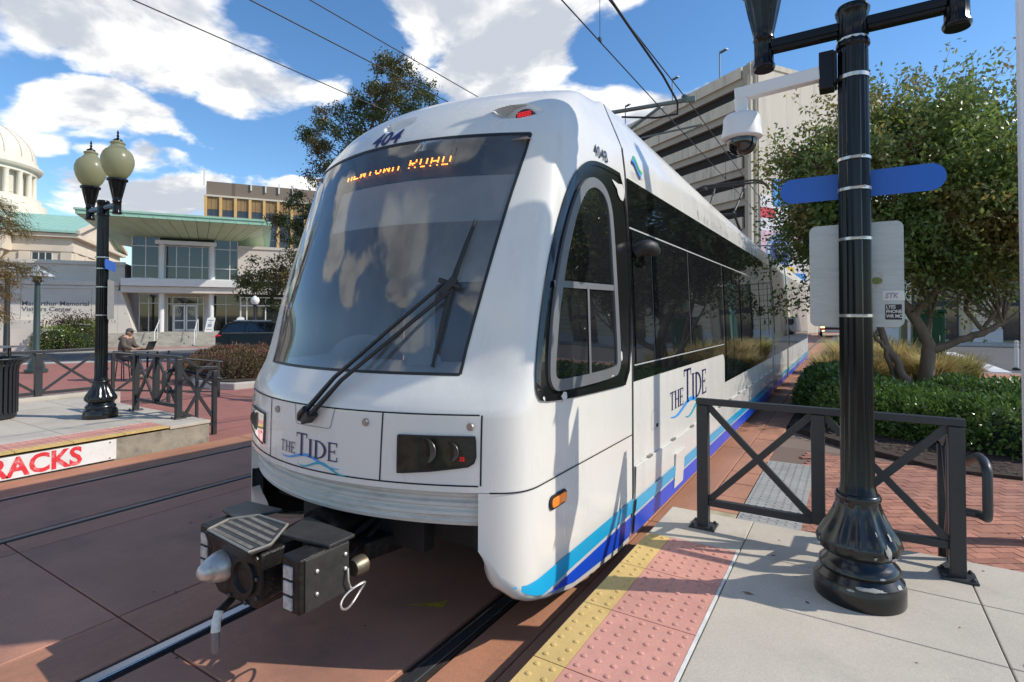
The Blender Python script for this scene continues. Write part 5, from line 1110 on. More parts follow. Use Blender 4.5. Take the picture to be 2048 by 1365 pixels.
for s_ in (5.3, 13.6, 24):
    B().tube([P_.p(s_, -.6, 30), P_.p(s_, -.6, 33.8), P_.p(s_ - .1, -.6, 33.9)], .09, 8).build('roof_light_mast', mat('mast_grey', (.20, .26, .28), .5, .5), pg); P_.mk('roof_light_head', mat('mast_grey', (.2, .26, .28)), pg, s_ - 1.15, s_ - .1, -.8, -.4, 33.8, 33.95)
# mural hanging on the garage wall
ml = thing('wall_mural', 'tall painted banner with red stripe and round trident emblem on the garage wall', 'mural', Q_.p(4, .1, 3)); Q_.mk('banner', mat('banner_white', (.70, .68, .70), .8, var=.12, vscale=.5), ml, 1.0, 8.4, .04, .08, 2.5, 15.6)
Q_.mk('red_stripe', mat('banner_red', (.62, .05, .08), .8), ml, 1.02, 3.4, .08, .09, 13.0, 14.2); Q_.mk('pink_field', mat('banner_pink', (.62, .42, .48), .8, var=.2, vscale=.7), ml, 1.02, 8.3, .08, .088, 8.4, 11.6)
Q_.mk('sky_field', mat('banner_blue', (.06, .26, .62), .8, var=.3, vscale=.6), ml, 3.0, 8.38, .08, .092, 14.4, 17.6); Q_.mk('sea_field', mat('banner_blue', (.06, .26, .62)), ml, 1.6, 8.38, .08, .092, 2.6, 6.9)
disc = lambda r, n=32: [(3.95 + r * math.cos(a), 9.3 + r * math.sin(a)) for a in np.linspace(0, 2 * math.pi, n, endpoint=False)]
B().prism(disc(2.15), lambda a, z, o: Q_.p(a, o, z), .09, .11).build('emblem_ring', mat('emblem_ring', (.16, .27, .42), .8), ml); B().prism(disc(1.5), lambda a, z, o: Q_.p(a, o, z), .11, .125).build('emblem_disc', mat('emblem_navy', (.03, .06, .20), .8), ml)
b = B()
for i, ch in enumerate('NAVAL STATION NORFOLK'):
    an = math.pi * (1.04 - i * .054); c_, s_ = math.cos(an), math.sin(an); lettering(b, ch, lambda x, y: Q_.p(3.95 + (1.62 + y) * c_ + (x - .12) * s_, .118, 9.3 + (1.62 + y) * s_ - (x - .12) * c_), .42, offset=.012)
b.build('emblem_lettering', offw, ml, fix=False)
tr = B(); t0 = lambda a, z: Q_.p(3.95 + a, .135, 9.2 + z)
for p_, q_ in (((0, -1.0), (0, 1.0)), ((-.55, .15), (-.55, .8)), ((.55, .15), (.55, .8)), ((-.55, .15), (.55, .15))): tr.tube([t0(*p_), t0(*q_)], .09, 6)
for x in (-.55, 0, .55): tr.tube([t0(x, .75 + (.2 if x == 0 else 0)), t0(x, 1.15 + (.2 if x == 0 else 0))], [.2, .02], 6)
tr.build('trident', offw, ml); Q_.mk('gold_field', mat('banner_gold', (.66, .46, .05), .8), ml, 4.9, 6.4, .093, .10, 6.4, 7.6)
# shop building across the street on the right
sb = thing('shop_building', 'cream stone shop front with dark windows across the street on the right', 'building', (14, 51.3, 0)); cs_ = mat('shop_stone', (.60, .52, .37), .85, var=.05, vscale=.6, rnd=.04); Y0 = 51.3
B().bb(2.5, 40, Y0 + .6, Y0 + 14, .05, 9.5).build('body', cs_, sb); B().bb(2.3, 40, Y0 - .1, Y0 + .7, 5.2, 6.0).build('fascia', cs_, sb); B().bb(2.4, 40, Y0 + .1, Y0 + .62, 6.0, 9.3).build('upper_wall', cs_, sb)
sg2 = mat('shop_glass', (.04, .04, .038), .06, spec=.8, var=.6, vscale=1.3); fr2 = mat('shop_frame', (.02, .02, .03), .5)
for x in (3.2, 8.4, 12.9, 17.4, 21.9, 26.4):
    pr_ = B().bb(x - .85, x + .85, Y0 - .05, Y0 + .6, .08, 1.05).build('pier', mat('pier_base', (.52, .52, .52), .8), sb, bevel=.02)
    for k in range(8): B().bb(x - .8, x + .8, Y0, Y0 + .6, 1.06 + k * .515, 1.06 + k * .515 + .49).build('stone_course', cs_, pr_, bevel=.03)
    sw = B().bb(x + .9, x + 3.65, Y0 + .42, Y0 + .5, .25, 5.15).build('shop_window', sg2, sb)
    for xx in (x + .95, x + 1.85, x + 2.75, x + 3.6): B().bb(xx - .05, xx + .05, Y0 + .36, Y0 + .42, .25, 5.15).build('frame_bar', fr2, sw)
    for z in (.25, 2.7): B().bb(x + .9, x + 3.65, Y0 + .37, Y0 + .415, z, z + (.12 if z < 1 else .45)).build('frame_rail', fr2, sw)
# low dark block closing the street behind the truck
tag(B().bb(-26, 1.5, 84, 90, -.1, 7).build('far_block', mat('far_dark', (.06, .055, .05), .9, var=.3, vscale=.4)), 'dim low block closing the street behind the red truck', 'building')
# ---------------------------------------------------------------- vegetation
FW = Vector((-.5305, .8477, 0)); RT = Vector((.8477, .5305, 0))          # along and across the street view, for laying out crowns
def leaf_geo(P, l, w, rs, down=.25, out=None, aniso=None):
    """One folded four-point leaf per point; returns vertices and faces."""
    n = len(P); d = rs.normal(size=(n, 3)); d[:, 2] -= down * 2
    if out is not None: d = d * .8 + out
    d /= np.linalg.norm(d, axis=1, keepdims=True) + 1e-9
    a = rs.normal(size=(n, 3)); a -= d * (a * d).sum(1, keepdims=True); a /= np.linalg.norm(a, axis=1, keepdims=True) + 1e-9
    c = np.cross(d, a); L_ = l * rs.uniform(.6, 1.25, (n, 1)); W_ = w * rs.uniform(.7, 1.2, (n, 1))
    v = np.stack([P, P + d * L_ * .5 + a * W_ * .5 + c * W_ * .18, P + d * L_, P + d * L_ * .5 - a * W_ * .5 + c * W_ * .18], 1).reshape(-1, 3)
    f = np.arange(4 * n).reshape(n, 4); return v, f
def leaf_obj(name, geos, m, parent):
    V_ = np.concatenate([g[0] for g in geos]); off = 0; F_ = []
    for v, f in geos: F_.append(f + off); off += len(v)
    F_ = np.concatenate(F_); me = bpy.data.meshes.new(name); me.vertices.add(len(V_)); me.vertices.foreach_set('co', V_.astype(np.float32).ravel())
    n = len(F_); me.loops.add(n * 4); me.loops.foreach_set('vertex_index', F_.astype(np.int32).ravel()); me.polygons.add(n); me.polygons.foreach_set('loop_start', np.arange(0, n * 4, 4, dtype=np.int32)); me.polygons.foreach_set('loop_total', np.full(n, 4, np.int32))
    me.update(); me.validate(); me.materials.append(m); o = bpy.data.objects.new(name, me); col.objects.link(o); adopt(o, parent); o['kind'] = 'stuff'; return o
def puff(c, r, n, rs, flat=.8): p = rs.normal(size=(n, 3)) * np.array([r, r, r * flat]) * .55; return np.array(c) + p
def wobble(p, q, n, amp, rs):
    P = [np.array(p) + (np.array(q) - np.array(p)) * i / n for i in range(n + 1)]
    for i in range(1, n): P[i] = P[i] + rs.normal(size=3) * amp
    return [tuple(x) for x in P]
bark = mat('myrtle_bark', (.235, .165, .115), .8, var=.3, vscale=5, bump=.3, bscale=14, stain=(.14, .10, .075), sscale=4, samt=.6, stretch=(1, 1, .3)); barkd = mat('oak_bark', (.10, .08, .065), .9, var=.3, vscale=5, bump=.6, bscale=20)
# the many-stemmed tree beside the platform
tb_ = Vector((1.35, 15.2, .05)); DT = 12.15
def px(u, v, dd=0.0): q = tb_ + RT * ((u - 1850) / 1080 * DT) + FW * dd; return (q.x, q.y, 2.08 + (630 - v) / 1080 * DT)
def make_myrtle():
    rs = np.random.RandomState(11); t = thing('myrtle_tree', 'many stemmed tree with smooth brown trunks and broad green crown beside the hedge', 'tree', tuple(tb_))
    stems = [([(1858, 812, 0), (1862, 745, 0), (1866, 690, 0), (1846, 640, .1), (1828, 605, .2), (1806, 570, .3), (1780, 520, .4), (1740, 450, .6)], [.21, .175, .16, .13, .12, .10, .07, .03]),
             ([(1843, 632, .1), (1866, 600, 0), (1890, 570, -.1), (1922, 545, -.3), (1950, 500, -.4), (1975, 420, -.5)], [.11, .09, .085, .075, .05, .025]),
             ([(1864, 700, 0), (1900, 685, -.2), (1940, 664, -.4), (1974, 648, -.5)], [.11, .10, .085, .065]),
             ([(1944, 662, -.4), (1925, 620, -.2), (1950, 570, 0), (1965, 520, .2), (1990, 440, .4)], [.06, .055, .05, .045, .02]),
             ([(1946, 655, -.4), (1965, 610, -.6), (1930, 560, -.7), (1905, 500, -.8)], [.05, .045, .04, .02]),
             ([(1878, 700, .3), (1898, 650, .5), (1908, 610, .6), (1890, 560, .7), (1875, 480, .9)], [.07, .055, .05, .045, .02]),
             ([(1856, 800, .25), (1888, 730, .5), (1905, 690, .6), (1925, 640, .8), (1960, 560, 1.0)], [.10, .09, .08, .06, .03]),
             ([(1822, 812, -.05), (1812, 760, -.1), (1796, 715, 0), (1782, 680, .1), (1768, 620, .2), (1740, 540, .3)], [.13, .11, .10, .085, .07, .03]),
             ([(1820, 800, .1), (1796, 740, .1), (1778, 700, .0), (1758, 672, 0), (1725, 640, -.1), (1680, 600, -.2)], [.08, .07, .06, .05, .04, .02])]
    b = B(); tips = []
    for P, r in stems:
        q = []; rr = []
        for (a, r0), (c, r1) in zip(zip(P, r), zip(P[1:], r[1:])):
            for k in range(4): f_ = k / 4; q.append(tuple(np.array(px(*a)) * (1 - f_) + np.array(px(*c)) * f_ + rs.normal(size=3) * .012)); rr.append(.82 * (r0 * (1 - f_) + r1 * f_) * (1 + rs.uniform(-.07, .07)))
        q.append(px(*P[-1])); rr.append(r[-1]); b.tube(q, rr, 10); tips.append((q[-1], q[len(q) // 2]))
    geos = []; cen = np.array(px(1872, 398)); rad = np.array([3.15, 2.3, 2.15]); ax = np.array([[RT.x, RT.y, 0], [FW.x, FW.y, 0], [0, 0, 1]])
    for k in range(235):
        v = rs.normal(size=3); v /= np.linalg.norm(v); rr_ = rs.uniform(.45, 1.0) ** .55 * (1 + .10 * math.sin(v[0] * 9 + v[2] * 7)); lx, ly, lz = v * rr_ * rad
        if lz < -1.5 and abs(lx) < 2.0: lz = -1.5 + rs.uniform(0, .4)
        c = cen + ax.T @ np.array([lx, ly, lz]); r_ = rs.uniform(.42, .72); nl = rs.randint(230, 380)
        P_l = puff(c, r_, nl, rs, .7); geos.append(leaf_geo(P_l, .125, .066, rs, .25))
        for q in range(3): e_ = c + ax.T @ (v * rs.uniform(.5, 1.0)) + rs.normal(size=3) * .35; Q = wobble(tuple(c), tuple(e_), 4, .05, rs); b.tube(Q, [.010, .008, .006, .004, .002], 4); geos.append(leaf_geo(np.concatenate([np.array(Q[i]) + rs.normal(size=(9, 3)) * .09 for i in range(5)]), .11, .055, rs, .2))
        if k % 2 == 0: s0 = tips[rs.randint(len(tips))][0]; b.tube(wobble(s0, tuple(c), 5, .1, rs), [.028, .022, .018, .014, .010, .005], 5)
    # loose sprays on the left side
    for (u, v, dd, eu, ev) in ((1700, 330, .3, 1590, 325), (1690, 380, -.2, 1565, 395), (1690, 450, .2, 1560, 470), (1690, 500, 0, 1545, 520), (1680, 570, -.3, 1530, 590), (1700, 280, .1, 1600, 262), (1720, 230, 0, 1640, 205), (1660, 600, .2, 1540, 620), (1840, 210, 0, 1850, 140), (1900, 220, .3, 1945, 165), (1780, 220, .2, 1760, 170), (1970, 230, 0, 2035, 160), (1720, 260, 0, 1655, 300), (1670, 350, .5, 1580, 360), (1700, 470, .5, 1590, 440), (1950, 560, -.5, 1985, 600), (1900, 560, -.4, 1935, 600)):
        Q = wobble(px(u, v, dd), px(eu, ev, dd - .2), 6, .06, rs); b.tube(Q, [.014, .012, .010, .008, .007, .005, .003], 5)
        pts = np.concatenate([np.array(Q[i]) * (1 - f_) + np.array(Q[i + 1]) * f_ + rs.normal(size=(10, 3)) * (.16 - .014 * i) for i in range(6) for f_ in (0, .33, .66)]); geos.append(leaf_geo(pts, .11, .055, rs, .3))
    b.build('trunk', bark, t, smooth=60)
    leaf_obj('crown', geos, leaf_mat('myrtle_leaf', (.085, .155, .036), (.24, .30, .075), (.32, .215, .065), rough=.36, trans=.45, blob=.75, spec=.5), t); return t
myrtle = make_myrtle()
# clipped hedges
hedge_leaf = leaf_mat('hedge_leaf', (.06, .125, .026), (.18, .28, .065), None, rough=.33, trans=.25, spec=.5)
def hedge(label, mounds, n, seed, m=hedge_leaf, l=.10, w=.045, name='hedge', group=None, cat='hedge', core=(.012, .022, .008), base=.05):
    rs = np.random.RandomState(seed); t = thing(name, label, cat, (mounds[0][0], mounds[0][1], base), group); b = B(); geos = []
    for (x, y, rx, ry, h) in mounds:
        rows = [[(x + rx * .86 * math.cos(a) * math.cos(e) ** .6, y + ry * .86 * math.sin(a) * math.cos(e) ** .6, base - .05 + h * .88 * math.sin(e) ** .8) for a in np.linspace(0, 2 * math.pi, 20, endpoint=False)] for e in np.linspace(0, 1.5, 7)]
        b.grid(rows, close=True)
        k = int(n * (rx * ry) / sum(q[2] * q[3] for q in mounds)); a = rs.uniform(0, 6.283, k); e = np.arcsin(rs.uniform(0, 1, k)); rr_ = 1 + rs.normal(size=k) * .035 + .05 * np.sin(a * 5 + x) * np.cos(e * 4)
        P = np.stack([x + rx * rr_ * np.cos(a) * np.cos(e) ** .6, y + ry * rr_ * np.sin(a) * np.cos(e) ** .6, base + h * rr_ * np.sin(e) ** .8 * (1 + .06 * np.sin(a * 3 + y) )], 1)
        out = np.stack([np.cos(a) * np.cos(e), np.sin(a) * np.cos(e), np.sin(e) + .3], 1); geos.append(leaf_geo(P, l, w, rs, 0, out))
    b.build('branches', mat(name + '_inner', core, .95, var=.5, vscale=8), t); leaf_obj('foliage', geos, m, t); return t  # solid dark core added inside, closes the view through the leaves
hedge('low dark evergreen hedge between the tram and the near lamp post', [(-.15, 13.3, .85, 1.3, .84), (.25, 12.0, .85, .95, .76), (-.25, 15.0, .8, 1.2, .8)], 15000, 21)
hedge('evergreen hedge in front of the many stemmed tree trunk', [(1.15, 11.6, .9, .9, .62), (.95, 13.2, .9, 1.0, .60)], 13000, 22)
hedge('wide evergreen hedge at the right edge behind the handrail', [(2.15, 11.2, .95, 1.0, .70), (3.0, 12.9, 1.1, 1.2, .80), (3.9, 11.4, 1.1, 1.2, .76), (2.1, 14.8, .9, 1.1, .66)], 24000, 23)
# tall grass clumps
gl_ = leaf_mat('grass_blade', (.46, .35, .15), (.60, .49, .23), (.34, .36, .11), rough=.6, trans=.4, blob=.8)
def grass_clump(label, x, y, h, r, n, seed):
    rs = np.random.RandomState(seed); a = rs.uniform(0, 6.283, n); q = rs.uniform(0, 1, n) ** .5; bx_ = np.stack([x + r * .35 * q * np.cos(a), y + r * .35 * q * np.sin(a), np.full(n, .03)], 1); H_ = h * rs.uniform(.55, 1.05, n); lean = rs.uniform(.2, 1.0, n) * r
    mid = bx_ + np.stack([np.cos(a) * lean * .35, np.sin(a) * lean * .35, H_ * .65], 1); tip = bx_ + np.stack([np.cos(a) * lean, np.sin(a) * lean, H_ * rs.uniform(.75, 1.0, n)], 1)
    wv = np.stack([-np.sin(a), np.cos(a), np.zeros(n)], 1) * rs.uniform(.006, .014, (n, 1)); v = np.stack([bx_ - wv, bx_ + wv, mid + wv, mid - wv, mid - wv, mid + wv, tip + wv * .4, tip - wv * .4], 1).reshape(-1, 3)
    t = thing('grass_clump', label, 'grass', (x, y, 0), 'tall ornamental grasses'); leaf_obj('blades', [(v, np.arange(8 * n).reshape(2 * n, 4))], gl_, t); return t
for i, (x, y, h, r, lab) in enumerate(((-.05, 18.6, 1.35, .75, 'tan feathery grass clump closest to the tram side'), (.55, 20.4, 1.4, .8, 'tan feathery grass clump behind the grey sign'), (1.0, 18.2, 1.45, .8, 'tan feathery grass clump left of the leaning stems'), (.45, 16.9, 1.15, .7, 'pale grass clump behind the low hedge'), (2.55, 18.8, 1.05, .6, 'green tan grass clump right of the green cabinet'), (-.1, 22.5, 1.3, .8, 'distant tan grass clump at the end of the bed'), (1.75, 17.2, 1.2, .7, 'dry tan grass clump directly behind the tree trunk'), (-.45, 16.8, 1.1, .6, 'short tan grass clump at the bed edge by the tram'))): grass_clump(lab, x, y, h, r, 1500, 50 + i)
# oak behind the tram
def oak():
    rs = np.random.RandomState(5); bp = at_view(735, 26); t = thing('oak_tree', 'tall dark leaved street tree rising behind the tram roof', 'tree', bp); b = B(); geos = []
    def q(u, v, dd=0): p = at_view(u, 26 + dd); return np.array((p[0], p[1], 2.08 + (630 - v) / 1080 * (26 + dd)))
    b.tube([bp, tuple(q(738, 600)), tuple(q(742, 480)), tuple(q(748, 330)), tuple(q(765, 200))], [.32, .27, .22, .14, .04], 10)
    cl = [(770, 160, 34), (745, 190, 40), (800, 150, 30), (715, 205, 32), (790, 210, 42), (745, 250, 50), (820, 185, 30), (690, 235, 28), (660, 250, 24), (830, 225, 36), (700, 290, 45), (655, 305, 34), (625, 275, 22), (640, 350, 36), (605, 268, 14), (670, 370, 46), (720, 350, 60), (800, 300, 60), (612, 420, 26), (590, 405, 20), (632, 460, 30), (575, 470, 20), (600, 520, 32), (560, 540, 30), (525, 565, 26), (500, 580, 18), (545, 590, 22), (590, 580, 32), (620, 560, 34), (850, 170, 16), (790, 125, 16), (765, 120, 14), (740, 400, 70), (650, 420, 40), (560, 440, 12), (640, 220, 16), (865, 205, 14), (590, 445, 20), (515, 545, 16), (490, 560, 12), (760, 330, 60), (700, 400, 50), (790, 400, 60), (830, 340, 50), (740, 460, 60), (860, 280, 40), (880, 330, 40), (680, 480, 45), (820, 470, 50)]
    for (u, v, r) in cl:
        dd = rs.uniform(-2.2, 2.2); c = q(u, v, dd); R_ = r / 1080 * 26
        b.tube(wobble(tuple(q(742, min(560, v + 90), 0)), tuple(c), 5, .15, rs), [.07, .055, .04, .03, .02, .008], 5)
        for k in range(max(5, int(r / 3.2))): cc_ = c + rs.normal(size=3) * R_ * .55; geos.append(leaf_geo(puff(cc_, .30, 95, rs), .17, .062, rs, .3))
    b.build('trunk', barkd, t, smooth=60); leaf_obj('crown', geos, leaf_mat('oak_leaf', (.032, .062, .017), (.09, .125, .035), (.15, .10, .035), rough=.4, trans=.3, blob=.3), t)
def at_view(u, D): p = FW * D + RT * (D * (u - 1024) / 1080); return (p.x, p.y, 0.0)
oak()
def cypress():
    rs = np.random.RandomState(8); D_ = 17.0; bp = at_view(-110, D_); t = thing('cypress_tree', 'feathery olive and rust needled tree reaching in at the left edge', 'tree', bp); b = B(); geos = []
    def q(u, v, dd=0): p = at_view(u, D_ + dd); return np.array((p[0], p[1], 2.08 + (630 - v) / 1080 * (D_ + dd)))
    b.tube([bp, tuple(q(-108, 500)), tuple(q(-100, 250)), tuple(q(-95, 50))], [.28, .24, .16, .05], 10)
    for (u, v, eu, ev) in ((-60, 390, 45, 430), (-60, 400, 58, 458), (-60, 420, 30, 450), (-70, 440, 50, 470), (-70, 505, 45, 535), (-60, 525, 98, 540), (-60, 540, 35, 565), (-70, 560, 22, 590), (-70, 590, 14, 625), (-60, 600, 8, 640), (-60, 490, 20, 555), (-60, 520, 10, 600), (-60, 515, 90, 548), (-80, 380, 10, 410)):
        dd = rs.uniform(-1.0, .6); Q = wobble(tuple(q(u, v, dd)), tuple(q(eu, ev, dd)), 8, .05, rs); b.tube(Q, [.02] * 5 + [.012, .01, .007, .004], 5)
        for i in range(2, 8):
            for f_ in (0, .3, .6):
                c = np.array(Q[i]) * (1 - f_) + np.array(Q[i + 1]) * f_; P = c + rs.normal(size=(26, 3)) * np.array([.13, .13, .10]); geos.append(leaf_geo(P, .20, .016, rs, .55, np.array((RT.x * .9, RT.y * .9, -.35))))
    b.build('trunk', barkd, t, smooth=60); leaf_obj('crown', geos, leaf_mat('cypress_needle', (.07, .085, .02), (.20, .15, .045), (.24, .13, .04), rough=.6, trans=.4, blob=.6), t)
cypress()
# flowering bush before the visitor centre, planter shrubs, lawn
fb = hedge('rounded green bush with pale flowers before the cream wall', [(*V.p(-6.2, 3.9, 0)[:2], 1.2, 1.1, 1.35), (*V.p(-5.0, 4.3, 0)[:2], 1.0, 1.0, 1.2), (*V.p(-5.4, 3.0, 0)[:2], 1.2, 1.2, 1.7)], 7000, 31, leaf_mat('bush_leaf', (.10, .17, .03), (.20, .27, .05), (.07, .03, .025), blob=.9), .12, .06, 'flowering_bush', cat='bush')
rs_ = np.random.RandomState(2); P = np.array([V.p(-5.6 + rs_.normal() * .8, 3.2 + rs_.normal() * .4, 1.5 + abs(rs_.normal()) * .35) for _ in range(900)]); leaf_obj('dark_sprig', [leaf_geo(P, .16, .05, rs_, -.4)], leaf_mat('bush_dark', (.06, .025, .025), (.13, .06, .045)), fb)
P = np.array([V.p(-5.4 + rs_.uniform(-1.3, 1.3), 4.9 + rs_.uniform(-.3, .3), .5 + rs_.uniform(0, .8)) for _ in range(60)]); leaf_obj('blossom', [leaf_geo(P, .10, .10, rs_, 0)], leaf_mat('blossom', (.75, .74, .5), (.8, .8, .65)), fb)
sh_m = leaf_mat('planter_leaf', (.075, .07, .025), (.20, .125, .07), (.24, .10, .07), rough=.6, trans=.3, blob=1.6)
kb = thing('planter_bed', 'kerbed planting bed with mulch on the brick plaza', 'planter', at_view(455, 17.5))
def bedp(u, D): p = at_view(u, D); return (p[0], p[1])
bo = [bedp(390, 15.9), bedp(425, 15.2), bedp(470, 15.1), bedp(520, 15.6), bedp(600, 17), bedp(600, 22.5), bedp(420, 22), bedp(380, 18)]
B().prism(bo, lambda x, y, d: (x, y, d), -.04, .17).build('kerb', kerb_m, kb, bevel=.03)
cx_, cy_ = sum(p[0] for p in bo) / 8, sum(p[1] for p in bo) / 8; B().prism([(cx_ + (x - cx_) * .94, cy_ + (y - cy_) * .94) for x, y in bo], lambda x, y, d: (x, y, d), .1, .20).build('mulch', mulch, kb)
first = None
for i, (u, D, s_) in enumerate(((408, 17.2, 1.0), (436, 16.6, .95), (470, 16.4, 1.05), (502, 16.6, 1.0), (425, 19.2, 1.0), (458, 18.6, 1.1), (492, 18.8, 1.05), (525, 18.0, 1.1), (545, 17.2, 1.0), (475, 20.6, 1.1), (515, 20.4, 1.1))):
    p = at_view(u, D)
    if first is None: first = hedge('low bronze leaved shrub massed in the kerbed planter bed', [(p[0], p[1], .62, .62, .58)], 2600, 41, sh_m, .07, .03, 'planter_shrub', 'bronze shrubs in the planter', 'shrub', (.05, .04, .02), .18); fp = Vector(p)
    else: copy_tree(first, Matrix.Translation(Vector(p)) @ Matrix.Rotation(i * 1.3, 4, 'Z') @ Matrix.Diagonal((s_, s_, s_ * (1 + .1 * (i % 3)), 1)) @ Matrix.Translation(-fp))
# ---------------------------------------------------------------- plaza and street on the left
struct(B().bb(-60, -8.96, 4.95, 60, -.049, -.02).build('brick_plaza', plz)); struct(B().bb(-60, -14.6, -40, 4.94, -.049, -.02).build('brick_plaza_near', plz))
rdL = B(); V.bx(rdL, -80, 80, 7.0, 14.6, -.049, -.012); road_l = struct(rdL.build('street', asph)); V.mk('kerb', kerb_m, road_l, -80, 80, 6.75, 7.0, -.05, .09); V.mk('kerb', kerb_m, road_l, -80, 80, 14.6, 14.85, -.05, .02)
V.mk('edge_line', wl, road_l, -80, 80, 14.0, 14.2, -.03, -.007); V.mk('crossing_line', wl, road_l, -9.5, -9.1, 7.1, 13.9, -.03, -.007)
fc = B(); V.bx(fc, -80, 80, 3.4, 6.74, -.049, -.005); struct(fc.build('forecourt', mat('forecourt_brick', (.42, .19, .14), .85, var=.1, vscale=1, bump=.1)))
grm = mat('turf', (.10, .15, .03), .9, var=.3, vscale=6, bump=.5); lw = struct(B().bb(-20, -14.3, .5, 3.9, -.03, .02).build('lawn', grm))
rs_ = np.random.RandomState(77); n = 9000; P = np.stack([rs_.uniform(-19.8, -14.4, n), rs_.uniform(.6, 3.8, n), np.full(n, .02)], 1); leaf_obj('grass_blades', [leaf_geo(P, .10, .014, rs_, -1.2)], leaf_mat('lawn_blade', (.09, .15, .03), (.20, .24, .06)), lw)
# street lamps on the left
def post_lamp(label, base, h, green=False, globe=False):
    m = mat('post_green', (.035, .062, .060), .45, var=.1) if green else mat('post_dark', (.02, .022, .026), .45); t = thing('street_lamp', label, 'street lamp', base, 'street lamps'); c = base
    B().lathe([(.34, 0), (.34, .10), (.26, .14), (.24, .30), (.16, .42), (.125, .55), (.11, .6), (.085, h)], c, 16).build('post', m, t, smooth=40)
    if globe:
        B().lathe([(.08, h), (.16, h + .12), (.16, h + .16)], c, 14).build('cup', m, t, smooth=40); B().lathe([(.14, h + .15), (.24, h + .28), (.27, h + .42), (.22, h + .58), (.10, h + .68), (.02, h + .72)], c, 20).build('globe', mat('globe_white', (.78, .78, .76), .3), t, smooth=40)
    else:
        B().lathe([(.09, h), (.15, h + .06), (.12, h + .12), (.12, h + .2)], c, 14).build('neck', m, t, smooth=40); B().lathe([(.16, h + .2), (.50, h + .22), (.48, h + .27), (.26, h + .42), (.10, h + .52), (.02, h + .6)], c, 24).build('shade', mat('lamp_shade_pale', (.45, .50, .55), .35, var=.05), t, smooth=40)
    return t
post_lamp('green street lamp with pale conical shade before the lettered wall', at_view(74, 19.6) , 3.25, True)
post_lamp('thin dark street lamp at the far left edge beneath the feathery branches', at_view(14, 22.0), 3.6)
post_lamp('slim dark street lamp with a white globe before the right wing windows', at_view(510, 35.0), 2.6, False, True)
# ---------------------------------------------------------------- vehicles
def car(name, label, cat, org, ang, prof, glass_prof, width, paint, wheels, wr, group=None):
    """prof: side outline (along, up) front to back; glass_prof: side windows; built about the origin then placed."""
    t = thing(name, label, cat, org, group); M_ = Matrix.Translation(org) @ Matrix.Rotation(ang, 4, 'Z'); f_ = lambda a, y, z: tuple(M_ @ Vector((a, y, z))); hw = width / 2
    zs = [p[1] for p in prof]; zm = max(zs); belt = glass_prof[0]
    def half(z): return hw - max(0, z - belt) * .32 - max(0, .45 - z) * .15
    b = B(); n = len(prof); cols = []
    for k in (-1, -.97, -.8, 0, .8, .97, 1):
        cols.append([f_(a * (1 - .012 * abs(k) ** 8), k * half(z), z + (.02 * (1 - k * k) if z > belt else 0)) for a, z in prof])
    b.grid([c + [c[0]] for c in cols]); b.f.append(tuple(range(n))); b.f.append(tuple(range(len(b.v) - n - 1, len(b.v) - 1))[::-1]); body = b.build('body', paint, t, smooth=35)
    gm = mat('car_glass', (.012, .014, .016), .04, spec=.9)
    for s in (1, -1):
        for poly in glass_prof[1]: B().add([f_(a, s * (half(z) + .008), z) for a, z in poly], [tuple(range(len(poly)))]).build('side_window', gm, t, fix=False)
        for wa in wheels:
            w = B().lathe([(wr * .55, -.02), (wr * .95, -.02), (wr, .02), (wr, .18), (wr * .9, .2), (.02, .2)], (0, 0, 0), 24, axis='y'); w.v = [f_(wa + x, s * (hw - .20 + (y if s > 0 else y)) if s > 0 else -(hw - .20 + y), wr + z) for x, y, z in w.v]; wo_ = w.build('wheel', rubber, t, smooth=40)
            r = B().lathe([(wr * .62, .2), (wr * .6, .215), (.05, .21)], (0, 0, 0), 16, axis='y'); r.v = [f_(wa + x, s * (hw - .20 + y), wr + z) for x, y, z in r.v]; r.build('rim', band_m, wo_, smooth=40)
    return t, f_, half
suv_p = mat('suv_black', (.006, .006, .006), .25, coat=.15, spec=.25)
prof = [(2.35, .45), (2.4, .8), (2.2, 1.0), (1.2, 1.12), (.55, 1.62), (.2, 1.72), (-1.4, 1.74), (-1.9, 1.66), (-2.3, 1.12), (-2.42, .95), (-2.42, .45), (-2.3, .28), (2.2, .28)]
so = V.p(0, 0, 0); sp = Vector(at_view(462, 28.5)) + GD * 1.75
suv, f_, hf_ = car('suv', 'black estate car parked before the entrance steps, tail lamps towards the plaza', 'car', tuple(sp), RZ, prof, (1.10, [[(1.0, 1.14), (.5, 1.58), (-.1, 1.64), (-.1, 1.14)], [(-.16, 1.14), (-.16, 1.64), (-1.0, 1.64), (-1.05, 1.14)], [(-1.12, 1.14), (-1.07, 1.63), (-1.75, 1.60), (-2.1, 1.2)]]), 1.9, suv_p, (1.45, -1.45), .37)
for s in (1, -1):
    B().add([f_(-2.44, s * .93, .92), f_(-2.30, s * .945, .98), f_(-2.12, s * .95, 1.02), f_(-2.30, s * .9, 1.10), f_(-2.44, s * .7, 1.02), f_(-2.46, s * .7, .93)], [(0, 1, 2, 3, 4, 5)]).build('tail_lamp', mat('tail_lamp', (.55, .02, .05), .15, emit=(1, .03, .06), estr=.35), suv, fix=False)
    B().tube([f_(.2, s * .66, 1.77), f_(-1.6, s * .66, 1.78)], .02, 6).build('roof_rail', band_m, suv); B().bar(f_(1.0, s * .955, 1.13), f_(-2.1, s * .955, 1.15), .012, .02).build('chrome_strip', band_m, suv)
B().add([f_(-1.93, .66, 1.60), f_(-1.93, -.66, 1.60), f_(-2.32, -.78, 1.14), f_(-2.32, .78, 1.14)], [(0, 1, 2, 3)]).build('rear_window', mat('car_glass', (.01, .01, .01)), suv, fix=False)
